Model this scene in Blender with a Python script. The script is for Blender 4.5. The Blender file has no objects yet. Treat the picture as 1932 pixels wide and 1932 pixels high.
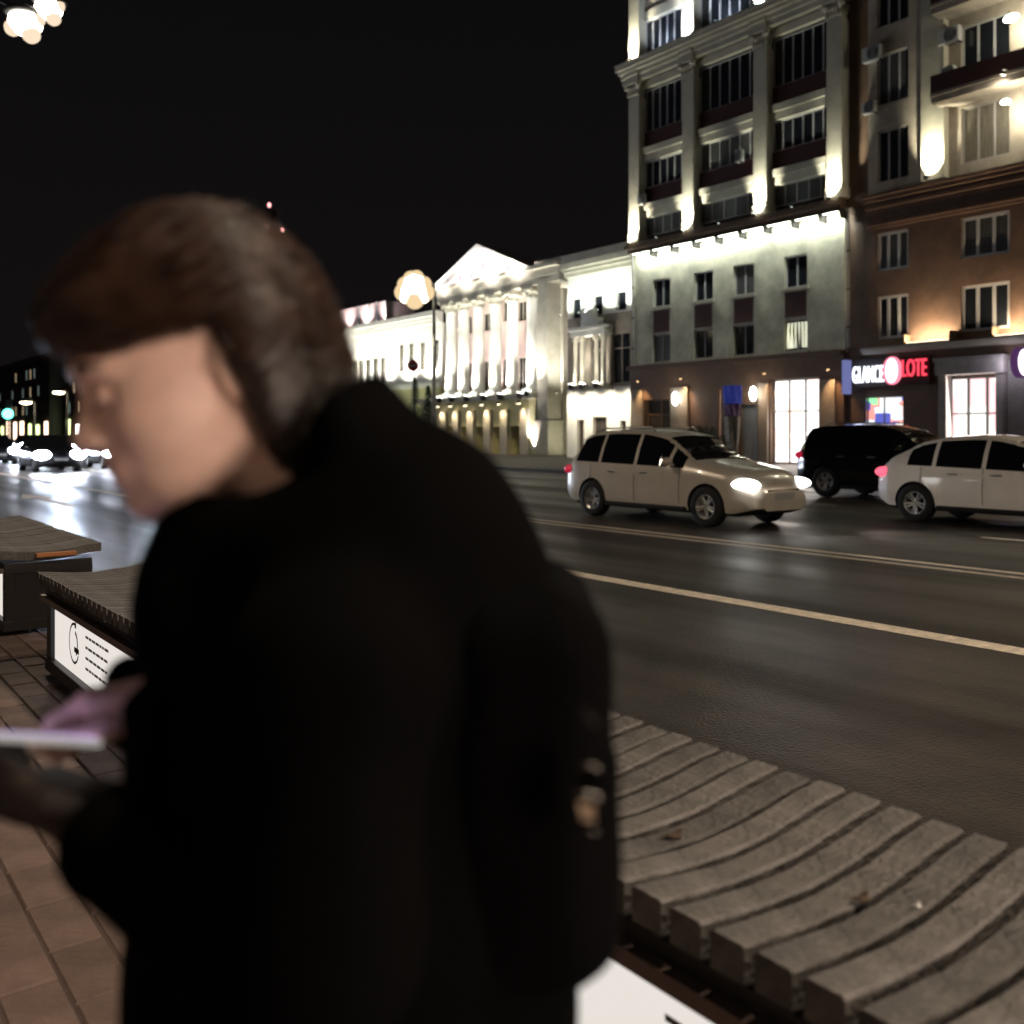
import bpy, bmesh, math, random
import numpy as np
from mathutils import Vector, Matrix
random.seed(7); np.random.seed(7)
S = bpy.context.scene
COL = S.collection
R = math.radians

# ------------------------------------------------------------------ camera
# street runs along +Y, the far side of it is +X, pavement level is z = 0, carriageway z = -0.13
TH = R(37.6); CS, SN = math.cos(TH), math.sin(TH)
CAMZ = 1.4
cd = bpy.data.cameras.new('camera'); cam = bpy.data.objects.new('camera', cd); COL.objects.link(cam)
cam.location = (0, 0, CAMZ)
cam.rotation_euler = (R(90), 0, -TH)
cd.sensor_width = 36; cd.lens = 36*1800/1932; cd.shift_y = -146/1932
cd.clip_start = 0.05; cd.clip_end = 3000
cd.dof.use_dof = True; cd.dof.focus_distance = 4.5; cd.dof.aperture_fstop = 2.5
S.camera = cam
# ------------------------------------------------------------------ world: night sky
w = bpy.data.worlds.new('World'); S.world = w; w.use_nodes = True
nt = w.node_tree; nt.nodes.clear()
wo = nt.nodes.new('ShaderNodeOutputWorld'); bg = nt.nodes.new('ShaderNodeBackground')
bg.inputs['Color'].default_value = (0.0056, 0.0050, 0.0056, 1); bg.inputs['Strength'].default_value = 1.0
nt.links.new(bg.outputs[0], wo.inputs[0])
# faint city glow towards the horizon, the same all round
tcw = nt.nodes.new('ShaderNodeTexCoord'); sx = nt.nodes.new('ShaderNodeSeparateXYZ'); nt.links.new(tcw.outputs['Generated'], sx.inputs[0])
ab = nt.nodes.new('ShaderNodeMath'); ab.operation = 'ABSOLUTE'; nt.links.new(sx.outputs['Z'], ab.inputs[0])
rpw = nt.nodes.new('ShaderNodeValToRGB'); e_ = rpw.color_ramp.elements
e_[0].position = 0; e_[0].color = (.0062, .0052, .0052, 1); e_[1].position = .42; e_[1].color = (.0040, .0036, .0041, 1)
nt.links.new(ab.outputs[0], rpw.inputs[0]); nt.links.new(rpw.outputs[0], bg.inputs['Color'])
S.view_settings.view_transform = 'Standard'; S.view_settings.look = 'None'
S.view_settings.exposure = 0; S.view_settings.gamma = 1; S.view_settings.use_curve_mapping = False
S.render.engine = 'CYCLES'
try: S.cycles.use_light_tree = True
except Exception: pass
S.cycles.sample_clamp_indirect = 3.0
S.cycles.max_bounces = 6

# ------------------------------------------------------------------ helpers
def YU(u, X):          # y of the facade point that stands at plane X and bearing u (u: 1932 wide layout grid)
    k = (u-966)/1800.0
    return (X*CS - k*X*SN)/(k*CS + SN)
def ZM(m, X):          # height on plane X of a street-parallel line of slope m
    return CAMZ + m*X/CS
def ZV(u, v, X):
    return CAMZ + (820-v)/(u+420.0)*X/CS
def PT(u, v, D):       # point at depth D
    L = (u-966)/1800.0*D
    return Vector((D*SN+L*CS, D*CS-L*SN, CAMZ-(v-820)/1800.0*D))
def onz(u, v, z):
    return PT(u, v, 1800.0*(CAMZ-z)/(v-820))

MATS = {}
def mat(name, col, rough=.7, metal=0, var=.15, scale=6, bump=.1, bscale=40, spec=.5, coat=0, emis=None, es=0, alpha=1, stretch=None, trans=0):
    if name in MATS: return MATS[name]
    m = bpy.data.materials.new(name); m.use_nodes = True
    t = m.node_tree; b = t.nodes['Principled BSDF']
    b.inputs['Base Color'].default_value = (*col, 1); b.inputs['Roughness'].default_value = rough
    b.inputs['Metallic'].default_value = metal; b.inputs['Specular IOR Level'].default_value = spec
    b.inputs['Coat Weight'].default_value = coat; b.inputs['Coat Roughness'].default_value = .06
    b.inputs['Transmission Weight'].default_value = trans
    if emis: b.inputs['Emission Color'].default_value = (*emis, 1); b.inputs['Emission Strength'].default_value = es
    tc = t.nodes.new('ShaderNodeTexCoord'); src = tc.outputs['Object']
    if stretch:
        mp = t.nodes.new('ShaderNodeMapping'); mp.inputs['Scale'].default_value = stretch
        t.links.new(src, mp.inputs[0]); src = mp.outputs[0]
    if var > 0:
        n = t.nodes.new('ShaderNodeTexNoise'); n.inputs['Scale'].default_value = scale; n.inputs['Detail'].default_value = 6
        n.inputs['Roughness'].default_value = .65
        t.links.new(src, n.inputs['Vector'])
        oi = t.nodes.new('ShaderNodeObjectInfo')
        mr = t.nodes.new('ShaderNodeMapRange'); mr.inputs[1].default_value = .3; mr.inputs[2].default_value = .7
        mr.inputs[3].default_value = 1-var; mr.inputs[4].default_value = 1+var
        t.links.new(n.outputs['Fac'], mr.inputs[0])
        r2 = t.nodes.new('ShaderNodeMapRange'); r2.inputs[3].default_value = 1-var*.5; r2.inputs[4].default_value = 1+var*.5
        t.links.new(oi.outputs['Random'], r2.inputs[0])
        mu = t.nodes.new('ShaderNodeMath'); mu.operation = 'MULTIPLY'
        t.links.new(mr.outputs[0], mu.inputs[0]); t.links.new(r2.outputs[0], mu.inputs[1])
        vm = t.nodes.new('ShaderNodeVectorMath'); vm.operation = 'SCALE'; vm.inputs[0].default_value = col
        t.links.new(mu.outputs[0], vm.inputs['Scale']); t.links.new(vm.outputs[0], b.inputs['Base Color'])
    if bump > 0:
        n2 = t.nodes.new('ShaderNodeTexNoise'); n2.inputs['Scale'].default_value = bscale; n2.inputs['Detail'].default_value = 4
        t.links.new(src, n2.inputs['Vector'])
        bp = t.nodes.new('ShaderNodeBump'); bp.inputs['Strength'].default_value = bump; bp.inputs['Distance'].default_value = .02
        t.links.new(n2.outputs['Fac'], bp.inputs['Height']); t.links.new(bp.outputs[0], b.inputs['Normal'])
    MATS[name] = m; return m
def emit(name, col, s):
    if name in MATS: return MATS[name]
    m = bpy.data.materials.new(name); m.use_nodes = True; t = m.node_tree; t.nodes.clear()
    e = t.nodes.new('ShaderNodeEmission'); e.inputs[0].default_value = (*col, 1); e.inputs[1].default_value = s
    o = t.nodes.new('ShaderNodeOutputMaterial'); t.links.new(e.outputs[0], o.inputs[0]); MATS[name] = m; return m
def emit_pattern(name, cols, s, scale, stretch=(1,1,1)):   # lit shop interior / display: blotches of coloured light
    m = bpy.data.materials.new(name); m.use_nodes = True; t = m.node_tree; t.nodes.clear()
    tc = t.nodes.new('ShaderNodeTexCoord'); mp = t.nodes.new('ShaderNodeMapping'); mp.inputs['Scale'].default_value = stretch
    t.links.new(tc.outputs['Object'], mp.inputs[0])
    v = t.nodes.new('ShaderNodeTexVoronoi'); v.inputs['Scale'].default_value = scale; v.distance = 'CHEBYCHEV'
    t.links.new(mp.outputs[0], v.inputs['Vector'])
    sp = t.nodes.new('ShaderNodeSeparateColor'); t.links.new(v.outputs['Color'], sp.inputs[0])
    cr = t.nodes.new('ShaderNodeValToRGB'); cr.color_ramp.interpolation = 'CONSTANT'
    el = cr.color_ramp.elements
    while len(el) < len(cols): el.new(.5)
    for i, c in enumerate(cols): el[i].position = i/len(cols); el[i].color = (*c, 1)
    t.links.new(sp.outputs[0], cr.inputs[0])
    e = t.nodes.new('ShaderNodeEmission'); e.inputs[1].default_value = s; t.links.new(cr.outputs[0], e.inputs[0])
    o = t.nodes.new('ShaderNodeOutputMaterial'); t.links.new(e.outputs[0], o.inputs[0]); MATS[name] = m; return m

class MB:
    def __init__(s): s.v = []; s.f = []; s.sm = []
    def add(s, vs, fs, smooth=False):
        o = len(s.v); s.v += [tuple(p) for p in vs]; s.f += [tuple(i+o for i in f) for f in fs]; s.sm += [smooth]*len(fs); return s
    def box(s, x0, x1, y0, y1, z0, z1):
        if x0 > x1: x0, x1 = x1, x0
        if y0 > y1: y0, y1 = y1, y0
        if z0 > z1: z0, z1 = z1, z0
        return s.add([(x0,y0,z0),(x1,y0,z0),(x1,y1,z0),(x0,y1,z0),(x0,y0,z1),(x1,y0,z1),(x1,y1,z1),(x0,y1,z1)],
              [(0,3,2,1),(4,5,6,7),(0,1,5,4),(1,2,6,5),(2,3,7,6),(3,0,4,7)])
    def prism(s, poly, a0, a1, axis='y'):      # poly of 2D points; axis y: (x,z), x: (y,z), z: (x,y)
        n = len(poly)
        def P(p, a): return {'y': (p[0], a, p[1]), 'x': (a, p[0], p[1]), 'z': (p[0], p[1], a)}[axis]
        vs = [P(p, a0) for p in poly]+[P(p, a1) for p in poly]
        fs = [tuple(range(n)), tuple(range(2*n-1, n-1, -1))]+[(i, i+n, (i+1) % n+n, (i+1) % n) for i in range(n)]
        return s.add(vs, fs)
    def tube(s, pts, rad, seg=8, cap=True, smooth=True):
        pts = [Vector(p) for p in pts]; n = len(pts)
        if not hasattr(rad, '__len__'): rad = [rad]*n
        up = None; vs = []; fs = []
        for i, p in enumerate(pts):
            t = (pts[min(i+1, n-1)]-pts[max(i-1, 0)]).normalized()
            if up is None: up = Vector((0,0,1)) if abs(t.z) < .9 else Vector((1,0,0))
            a = t.cross(up).normalized(); up = a.cross(t).normalized()
            for j in range(seg):
                q = 2*math.pi*j/seg; vs.append(p+(a*math.cos(q)+up*math.sin(q))*rad[i])
        for i in range(n-1):
            for j in range(seg):
                fs.append((i*seg+j, i*seg+(j+1) % seg, (i+1)*seg+(j+1) % seg, (i+1)*seg+j))
        s.add(vs, fs, smooth)
        if cap: s.add(vs[:seg], [tuple(range(seg-1, -1, -1))]); s.add(vs[-seg:], [tuple(range(seg))])
        return s
    def lathe(s, prof, c=(0,0,0), seg=16, axis='z', smooth=True):   # prof: (r, h)
        vs = []; fs = []; n = len(prof)
        for r, h in prof:
            for j in range(seg):
                q = 2*math.pi*j/seg; a, b = r*math.cos(q), r*math.sin(q)
                v = {'z': (a, b, h), 'y': (a, h, -b), 'x': (h, a, b)}[axis]
                vs.append((v[0]+c[0], v[1]+c[1], v[2]+c[2]))
        for i in range(n-1):
            for j in range(seg):
                fs.append((i*seg+j, i*seg+(j+1) % seg, (i+1)*seg+(j+1) % seg, (i+1)*seg+j))
        return s.add(vs, fs, smooth)
    def ell(s, c, r, seg=16, rings=10):
        return s.lathe_e(c, r, seg, rings)
    def lathe_e(s, c, r, seg, rings):
        vs = []; fs = []
        for i in range(rings+1):
            ph = math.pi*i/rings
            for j in range(seg):
                q = 2*math.pi*j/seg
                vs.append((c[0]+r[0]*math.sin(ph)*math.cos(q), c[1]+r[1]*math.sin(ph)*math.sin(q), c[2]-r[2]*math.cos(ph)))
        for i in range(rings):
            for j in range(seg):
                fs.append((i*seg+j, i*seg+(j+1) % seg, (i+1)*seg+(j+1) % seg, (i+1)*seg+j))
        return s.add(vs, fs, True)
    def mesh(s, name):
        me = bpy.data.meshes.new(name); me.from_pydata(s.v, [], s.f)
        me.polygons.foreach_set('use_smooth', s.sm); me.update(); return me
    def build(s, name, m, parent=None, loc=None, bevel=0):
        me = s.mesh(name); me.materials.append(m)
        if bevel:
            bm = bmesh.new(); bm.from_mesh(me); bmesh.ops.remove_doubles(bm, verts=bm.verts, dist=1e-5)
            bmesh.ops.bevel(bm, geom=[e for e in bm.edges if e.calc_face_angle(0) > .5], offset=bevel, segments=2, affect='EDGES', profile=.6)
            bm.to_mesh(me); bm.free()
        return place(name, me, parent, loc)
def place(name, me, parent=None, loc=None):
    o = bpy.data.objects.new(name, me); COL.objects.link(o)
    if loc is not None: o.location = loc
    if parent is not None:
        o.parent = parent
        if parent.type == 'EMPTY' and parent.get('_w'): o.matrix_parent_inverse = Matrix.Translation(-Vector(parent.location))
        elif parent.get('_o'): o.matrix_parent_inverse = Matrix.Translation(-Vector(parent.location))
    return o
def thing(name, label, cat, loc=(0,0,0), group=None, world=True):
    o = bpy.data.objects.new(name, None); COL.objects.link(o); o.location = loc; o.empty_display_size = .2
    o['label'] = label; o['category'] = cat
    if group: o['group'] = group
    if world: o['_w'] = 1          # parts are given in world coordinates
    return o
def tag(o, label=None, cat=None, group=None, kind=None):
    if label: o['label'] = label
    if cat: o['category'] = cat
    if group: o['group'] = group
    if kind: o['kind'] = kind
    return o
def copy_tree(o, parent=None, loc=None, rz=None):
    c = o.copy(); COL.objects.link(c)
    if parent is not None: c.parent = parent
    if loc is not None: c.location = loc
    if rz is not None: c.rotation_euler = (0, 0, rz)
    for ch in list(o.children): copy_tree(ch, c)
    return c
def lamp(kind, name, loc, W, col, parent=None, target=None, size=.1, angle=60, blend=.5, sy=None, spread=None):
    l = bpy.data.lights.new(name, kind); l.energy = W; l.color = col
    if kind == 'SPOT': l.spot_size = R(angle); l.spot_blend = blend; l.shadow_soft_size = size
    elif kind == 'AREA':
        l.shape = 'RECTANGLE'; l.size = size; l.size_y = sy or size
        if spread: l.spread = R(spread)
    else: l.shadow_soft_size = size
    o = bpy.data.objects.new(name, l); COL.objects.link(o); o.location = loc
    if target is not None:
        o.rotation_euler = (Vector(target)-Vector(loc)).to_track_quat('-Z', 'Y').to_euler()
    if parent is not None:
        o.parent = parent
        if parent.type == 'EMPTY' and parent.get('_w'): o.matrix_parent_inverse = Matrix.Translation(-Vector(parent.location))
    return o
def text_mesh(txt, size, ext=.02):
    c = bpy.data.curves.new('t', 'FONT'); c.body = txt; c.size = size; c.extrude = ext; c.align_x = 'CENTER'; c.align_y = 'CENTER'
    o = bpy.data.objects.new('t', c); COL.objects.link(o)
    dg = bpy.context.evaluated_depsgraph_get(); me = bpy.data.meshes.new_from_object(o.evaluated_get(dg))
    bpy.data.objects.remove(o); return me
# ------------------------------------------------------------------ materials
M_asph = mat('asphalt', (.042,.035,.029), .40, var=.5, scale=2.2, bump=.45, bscale=45, spec=.45)
def add_tracks(m, scale, stretch, lo, hi):      # wheel tracks and patched bands worn along the lanes
    t = m.node_tree; b = t.nodes['Principled BSDF']; tc = t.nodes.new('ShaderNodeTexCoord'); mp = t.nodes.new('ShaderNodeMapping')
    mp.inputs['Scale'].default_value = stretch; t.links.new(tc.outputs['Object'], mp.inputs[0])
    n = t.nodes.new('ShaderNodeTexNoise'); n.inputs['Scale'].default_value = scale; n.inputs['Detail'].default_value = 5; t.links.new(mp.outputs[0], n.inputs['Vector'])
    r = t.nodes.new('ShaderNodeMapRange'); r.inputs[1].default_value = .35; r.inputs[2].default_value = .65; r.inputs[3].default_value = lo; r.inputs[4].default_value = hi
    t.links.new(n.outputs['Fac'], r.inputs[0]); old = b.inputs['Base Color'].links[0].from_socket
    vm = t.nodes.new('ShaderNodeVectorMath'); vm.operation = 'SCALE'; t.links.new(old, vm.inputs[0]); t.links.new(r.outputs[0], vm.inputs['Scale']); t.links.new(vm.outputs[0], b.inputs['Base Color'])
    r2 = t.nodes.new('ShaderNodeMapRange'); r2.inputs[1].default_value = .35; r2.inputs[2].default_value = .65; r2.inputs[3].default_value = .52; r2.inputs[4].default_value = .30
    t.links.new(n.outputs['Fac'], r2.inputs[0]); t.links.new(r2.outputs[0], b.inputs['Roughness'])
add_tracks(M_asph, .9, (1,.07,1), .6, 1.5)
M_line = mat('road_paint', (.74,.66,.54), .6, var=.3, scale=14, bump=.3, bscale=70)
M_tile = mat('red_granite_paver', (.155,.106,.088), .75, var=.35, scale=5, bump=.25, bscale=60)
M_joint = mat('joint_sand', (.085,.06,.05), .9, var=.2)
M_kerb = mat('kerb_granite', (.3,.28,.26), .7, var=.25, scale=8)
M_slat = mat('weathered_slat', (.108,.102,.097), .6, var=.45, scale=11, bump=.6, bscale=60)
M_bframe = mat('bench_dark_steel', (.018,.016,.017), .45, var=.1)
M_copper = mat('orange_brown_trim', (.42,.17,.06), .6, var=.2)
M_stone = mat('cream_stone', (.46,.43,.35), .8, var=.16, scale=1.4, bump=.25, bscale=12)
M_cream = mat('cream_plaster', (.50,.48,.38), .85, var=.34, scale=.9, bump=.2, bscale=14)
M_beige = mat('beige_plaster', (.29,.25,.205), .85, var=.4, scale=.6, bump=.25, bscale=14)
M_brick = mat('brown_brick_tile', (.14,.08,.052), .75, var=.4, scale=1.0, bump=.5, bscale=9)
M_redp = mat('dark_red_panel', (.065,.022,.018), .7, var=.15)
M_brown = mat('brown_granite', (.13,.080,.052), .6, var=.22, scale=1.5, bump=.1)
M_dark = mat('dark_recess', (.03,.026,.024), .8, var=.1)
M_glass = mat('dark_window_glass', (.012,.014,.018), .12, var=0, bump=.05, bscale=1.2, spec=.7)
M_curt = mat('curtained_glass', (.06,.06,.06), .35, var=.5, scale=3, stretch=(1,6,.4), bump=0)
M_frame = mat('white_window_frame', (.42,.42,.42), .5, var=.05, bump=0)
M_gframe = mat('grey_window_frame', (.28,.26,.25), .5, var=.05, bump=0)
M_metal = mat('grey_lamp_metal', (.12,.12,.12), .4, .6, var=.1, bump=0)
M_black = mat('black_metal', (.015,.015,.016), .5, var=.1, bump=0)
M_pink = mat('pink_plaster', (.62,.49,.45), .85, var=.1, scale=.8)
M_white = mat('white_plaster', (.75,.74,.68), .85, var=.08, scale=.8)
M_yel = mat('olive_plaster', (.44,.42,.24), .85, var=.15, scale=.8)
M_roof = mat('roof_metal', (.05,.05,.05), .5, var=.2)
M_grey = mat('grey_portal_stone', (.33,.31,.29), .8, var=.2, scale=2)
COOL = (.93,1,.86); WARM = (1,.80,.52); NEUT = (1,.95,.82); ORNG = (1,.60,.28)

# ------------------------------------------------------------------ ground
ZR = -0.13
g = MB(); g.add([(-600,-400,-.5),(900,-400,-.5),(900,900,-.5),(-600,900,-.5)], [(0,1,2,3)])
tag(g.build('ground', mat('earth', (.05,.045,.04), .9)), kind='structure')
g = MB().box(2.35, 24.6, -60, 420, -.45, ZR); tag(g.build('road', M_asph), kind='structure')
g = MB().box(24.6, 24.85, -60, 420, -.45, 0.0); g.box(24.85, 62, -60, 420, -.45, -.004)
tag(g.build('far_pavement', mat('far_paving', (.11,.10,.09), .6, var=.3, scale=2, bump=.3)), kind='structure')
pav = tag(MB().box(-14, 2.16, -60, 420, -.45, -.007).build('pavement', M_joint), kind='structure')
# kerb stones
ks = MB().box(-.09, .09, -.495, .495, -.38, 0).build('kerb_stone', M_kerb, pav, (2.255, -4.5, .001), bevel=.012)
for i in range(1, 60):
    c = ks.copy(); COL.objects.link(c); c.location = (2.255+random.uniform(-.004,.004), -4.5+i, random.uniform(-.003,.003))
# pavers near the camera: one by one; farther: joined
tw, tl = .148, .296
def paver_mesh(w_, l_):
    b = MB(); e = .006; x, y = w_/2, l_/2
    vs = [(-x,-y,-.03),(x,-y,-.03),(x,y,-.03),(-x,y,-.03),(-x,-y,-e),(x,-y,-e),(x,y,-e),(-x,y,-e),
          (-x+e,-y+e,0),(x-e,-y+e,0),(x-e,y-e,0),(-x+e,y-e,0)]
    fs = [(0,1,5,4),(1,2,6,5),(2,3,7,6),(3,0,4,7),(4,5,9,8),(5,6,10,9),(6,7,11,10),(7,4,8,11),(8,9,10,11)]
    return vs, fs
pv, pf = paver_mesh(tw-.006, tl-.006)
pm = bpy.data.meshes.new('paver'); pm.from_pydata(pv, [], pf); pm.materials.append(M_tile)
cells = []
for i in range(-40, 15):
    for j in range(-12, 220):
        x = i*tw+.06; y = j*tl+(tl/2 if i % 2 else 0)
        if x > 2.1 or x < -5: continue
        D = x*SN+y*CS; L = x*CS-y*SN
        hid = 1
        if D > .3:
            u = 966+1800*L/D; v = 820+1800*CAMZ/D
            if -60 < u < 420 and v < 2000: hid = 0
            elif 1100 < u < 1990 and v < 2000: hid = 0
        cells.append((hid, abs(D) if D > 0 else 50, x, y))
cells.sort()
far = MB()
for n, (hid, D, x, y) in enumerate(cells):
    dz = random.uniform(-.003, .003)
    if n < 295 and not hid:
        o = place('paver', pm, pav, (x, y, dz))
    else: far.add([(p[0]+x, p[1]+y, p[2]+dz) for p in pv], pf)
tag(far.build('paver_field', M_tile, pav), kind='stuff')
# painted markings (sheets 4 mm above the road)
def paint(name, x0, x1, y0, y1, label):
    o = MB(); n = max(1, int((y1-y0)/4)); vs = []; fs = []
    for i in range(n+1):
        y = y0+(y1-y0)*i/n; vs += [(x0+random.uniform(-.008,.008), y, ZR+.004), (x1+random.uniform(-.008,.008), y, ZR+.004)]
    for i in range(n): fs.append((2*i, 2*i+1, 2*i+3, 2*i+2))
    o.add(vs, fs); o = o.build(name, M_line); o['label'] = label; tag(o, kind='structure'); return o
paint('lane_line', 6.82, 7.06, -30, 300, 'solid pale lane line nearest the benches')
paint('centre_line', 10.42, 10.55, -30, 300, 'near stripe of the pale double centre line')
paint('centre_line', 10.75, 10.88, -30, 300, 'far stripe of the pale double centre line')
for i in range(22): paint('lane_dash', 14.15, 14.27, -20+i*8, -17+i*8, 'pale dashed lane mark beyond the centre line') if i not in (4,) else None
for i in range(14): paint('lane_dash', 18.0, 18.12, -20+i*8, -17+i*8, 'pale dashed lane mark near the parked cars')
# arrow on the near lane
ar = MB(); a0 = onz(38, 947, ZR+.004)
y0 = a0.y; x0 = 5.0
ar.add([(x0-.09,y0-2.2,ZR+.004),(x0+.09,y0-2.2,ZR+.004),(x0+.09,y0+1.2,ZR+.004),(x0-.09,y0+1.2,ZR+.004)], [(0,1,2,3)])
ar.add([(x0-.4,y0+1.2,ZR+.004),(x0+.4,y0+1.2,ZR+.004),(x0,y0+3.2,ZR+.004)], [(0,1,2)])
tag(ar.build('road_arrow', M_line), kind='structure')
# thin cracks and a drain cover
if 0: mh = MB().lathe([(0,ZR+.006),(.31,ZR+.006),(.33,ZR+.002)], (5.1, 4.4, 0), 28); tag(mh.build('manhole_cover', M_metal), 'round iron manhole cover set in the near asphalt lane', 'manhole cover')

# ------------------------------------------------------------------ benches
def slat_mesh(k):
    n = 9; vs = []; fs = []; hw = .0347; e = .005
    for i in range(n+1):
        t = i/n; x = t*.68
        z = -.027*math.sin(math.pi*min(1, t*1.08))**1.2 + .012*t*t
        th = .062
        pr = [(-hw, z-th), (hw, z-th), (hw, z-e), (hw-e, z), (-hw+e, z), (-hw, z-e)]
        for a, b in pr: vs.append((x, a+random.uniform(-.0012,.0012), b+random.uniform(-.0008,.0008)))
    m = 6
    for i in range(n):
        for j in range(m): fs.append((i*m+j, i*m+(j+1) % m, (i+1)*m+(j+1) % m, (i+1)*m+j))
    fs.append(tuple(range(m-1, -1, -1))); fs.append(tuple(n*m+j for j in range(m)))
    me = bpy.data.meshes.new('slat'); me.from_pydata(vs, [], fs); me.materials.append(M_slat); return me
SM = [slat_mesh(k) for k in range(3)]
M_panel = emit('light_panel', (1,.93,.86), .82)
M_print = mat('panel_print', (.03,.025,.03), .6, var=0, bump=0)
def bench(y0, y1, label, lo=.55, lz=.27, ls=1.0):
    t = thing('slatted_bench', label, 'bench', (1.54, (y0+y1)/2, 0), 'long slatted benches along the kerb')
    X0 = 1.2; n = int((y1-y0)/.089)
    for i in range(n):
        y = y1-.045-i*.089
        o = place('slat', SM[i % 3], t, (X0, y, .6+random.uniform(-.0025,.0025)))
    b = MB(); ya, yb = y0+.03, y1-.03
    b.box(X0+.045, X0+.62, ya, yb, .43, .503); b.box(X0+.04, X0+.62, ya, yb, .03, .1)
    b.box(X0+.05, X0+.11, ya, ya+.09, .1, .43); b.box(X0+.05, X0+.11, yb-.09, yb, .1, .43)
    b.box(X0+.11, X0+.62, ya, yb, .1, .43)
    b.build('base_frame', M_bframe, t, bevel=.004)
    b = MB().box(X0+.012, X0+.044, ya, yb, .437, .470); b.build('front_rail', mat('rail_metal', (.16,.12,.11), .4, .3), t)
    b = MB().box(X0+.24, X0+.50, y0-.03, y0+.028, .540, .566); b.build('end_trim', M_copper, t)  # orange-brown strip at the bench end, below the slat tops
    p = MB().box(X0+.075, X0+.105, ya+.092, yb-.092, .102, .428).build('light_panel', M_panel, t)
    # printed mark: open ring with an inner bar, and four short lines of small print
    xs = X0+.0735; pr = MB(); yc = yb-lo; zc = lz
    def arc(r, a0, a1, th, cy, cz, sy=1):
        vs = []; fs = []; n = 18
        for i in range(n+1):
            a = R(a0+(a1-a0)*i/n)
            for rr in (r-th/2, r+th/2): vs.append((xs, cy-rr*math.cos(a)*sy, cz+rr*math.sin(a)))
        for i in range(n): fs.append((2*i, 2*i+1, 2*i+3, 2*i+2))
        pr.add(vs, fs)
    arc(.105*ls, 80, 330, .014, yc, zc); arc(.062*ls, -60, 80, .02, yc-.01, zc)
    pr.box(xs, xs+.001, yc-.10, yc-.0, zc-.018, zc-.046); pr.box(xs, xs+.001, yc-.04, yc-.01, zc+.085, zc+.115)
    pr.build('printed_mark', M_print, p)
    tx = MB(); rr = random.Random(3)
    for r_ in range(4):
        z = .345-r_*.055; y = yb-.79; end = y-.42-rr.uniform(-.06,.1)
        while y > end:
            wd = rr.uniform(.03, .075); tx.box(xs, xs+.001, y, y-wd, z-.006, z+.007); y -= wd+.014
    tx.build('small_print', mat('grey_print', (.16,.14,.13), .7, var=0, bump=0), p)['kind'] = 'stuff'
    return t
bench(-1.2, 2.02, 'near slatted bench at the right edge beside the road', .74, .19, .7)
bench(3.2, 6.12, 'bench with lit white panel partly hidden by the person')
bench(7.35, 10.3, 'second bench from the person with its dark end towards the camera')
bench(11.5, 14.4, 'farthest small bench at the left edge of the photo')
# dry leaves and a paper scrap on the near bench
M_leaf = mat('dry_leaf', (.05,.03,.015), .8)
for (u, v, lb, nm, mm, sz) in ((1270,1580,'curled brown leaf on the near bench, leftmost one','dry_leaf',M_leaf,.022),
        (1342,1490,'small dark leaf on the far half of the near bench','dry_leaf',M_leaf,.018),
        (1625,1700,'flat dark leaf between slats in the middle of the near bench','dry_leaf',M_leaf,.018),
        (1730,1715,'tiny white paper scrap lying on a slat of the near bench','paper_scrap',M_frame,.010)):
    p = onz(u, v, .575); b = MB(); vs = []
    for i in range(9):
        a = 2*math.pi*i/9; r_ = sz*(1+.35*math.sin(3*a)); vs.append((p.x+r_*math.cos(a)*1.3, p.y+r_*.6*math.sin(a), p.z+.004+.006*abs(math.cos(a))))
    vs2 = [(a, b_, c-.0012) for a, b_, c in vs]; n = 9
    b.add(vs+vs2, [tuple(range(n)), tuple(range(2*n-1, n-1, -1))]+[(i, (i+1) % n, (i+1) % n+n, i+n) for i in range(n)])
    tag(b.build(nm, mm), lb, 'leaf' if nm == 'dry_leaf' else 'litter')
# ------------------------------------------------------------------ facade tools (facades face -X)
def wall_holes(b, X, y0, y1, z0, z1, holes, depth=.28):
    ys = sorted({y0, y1, *[h[0] for h in holes], *[h[1] for h in holes]}); ys = [y for y in ys if y0 <= y <= y1]
    zs = sorted({z0, z1, *[h[2] for h in holes], *[h[3] for h in holes]}); zs = [z for z in zs if z0 <= z <= z1]
    for i in range(len(ys)-1):
        for j in range(len(zs)-1):
            cy, cz = (ys[i]+ys[i+1])/2, (zs[j]+zs[j+1])/2
            if any(h[0] < cy < h[1] and h[2] < cz < h[3] for h in holes): continue
            b.add([(X,ys[i],zs[j]),(X,ys[i],zs[j+1]),(X,ys[i+1],zs[j+1]),(X,ys[i+1],zs[j])], [(0,1,2,3)])
    for a, c, e, f in holes:
        b.add([(X,a,e),(X,c,e),(X,c,f),(X,a,f),(X+depth,a,e),(X+depth,c,e),(X+depth,c,f),(X+depth,a,f)],
              [(0,1,5,4),(1,2,6,5),(2,3,7,6),(3,0,4,7)])
    b.add([(X,y0,z0),(X,y0,z1),(X+depth,y0,z1),(X+depth,y0,z0)], [(0,1,2,3)])
    b.add([(X,y1,z0),(X,y1,z1),(X+depth,y1,z1),(X+depth,y1,z0)], [(3,2,1,0)])
    b.add([(X,y0,z1),(X,y1,z1),(X+depth,y1,z1),(X+depth,y0,z1)], [(0,1,2,3)])
    return b
WC = {}
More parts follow.
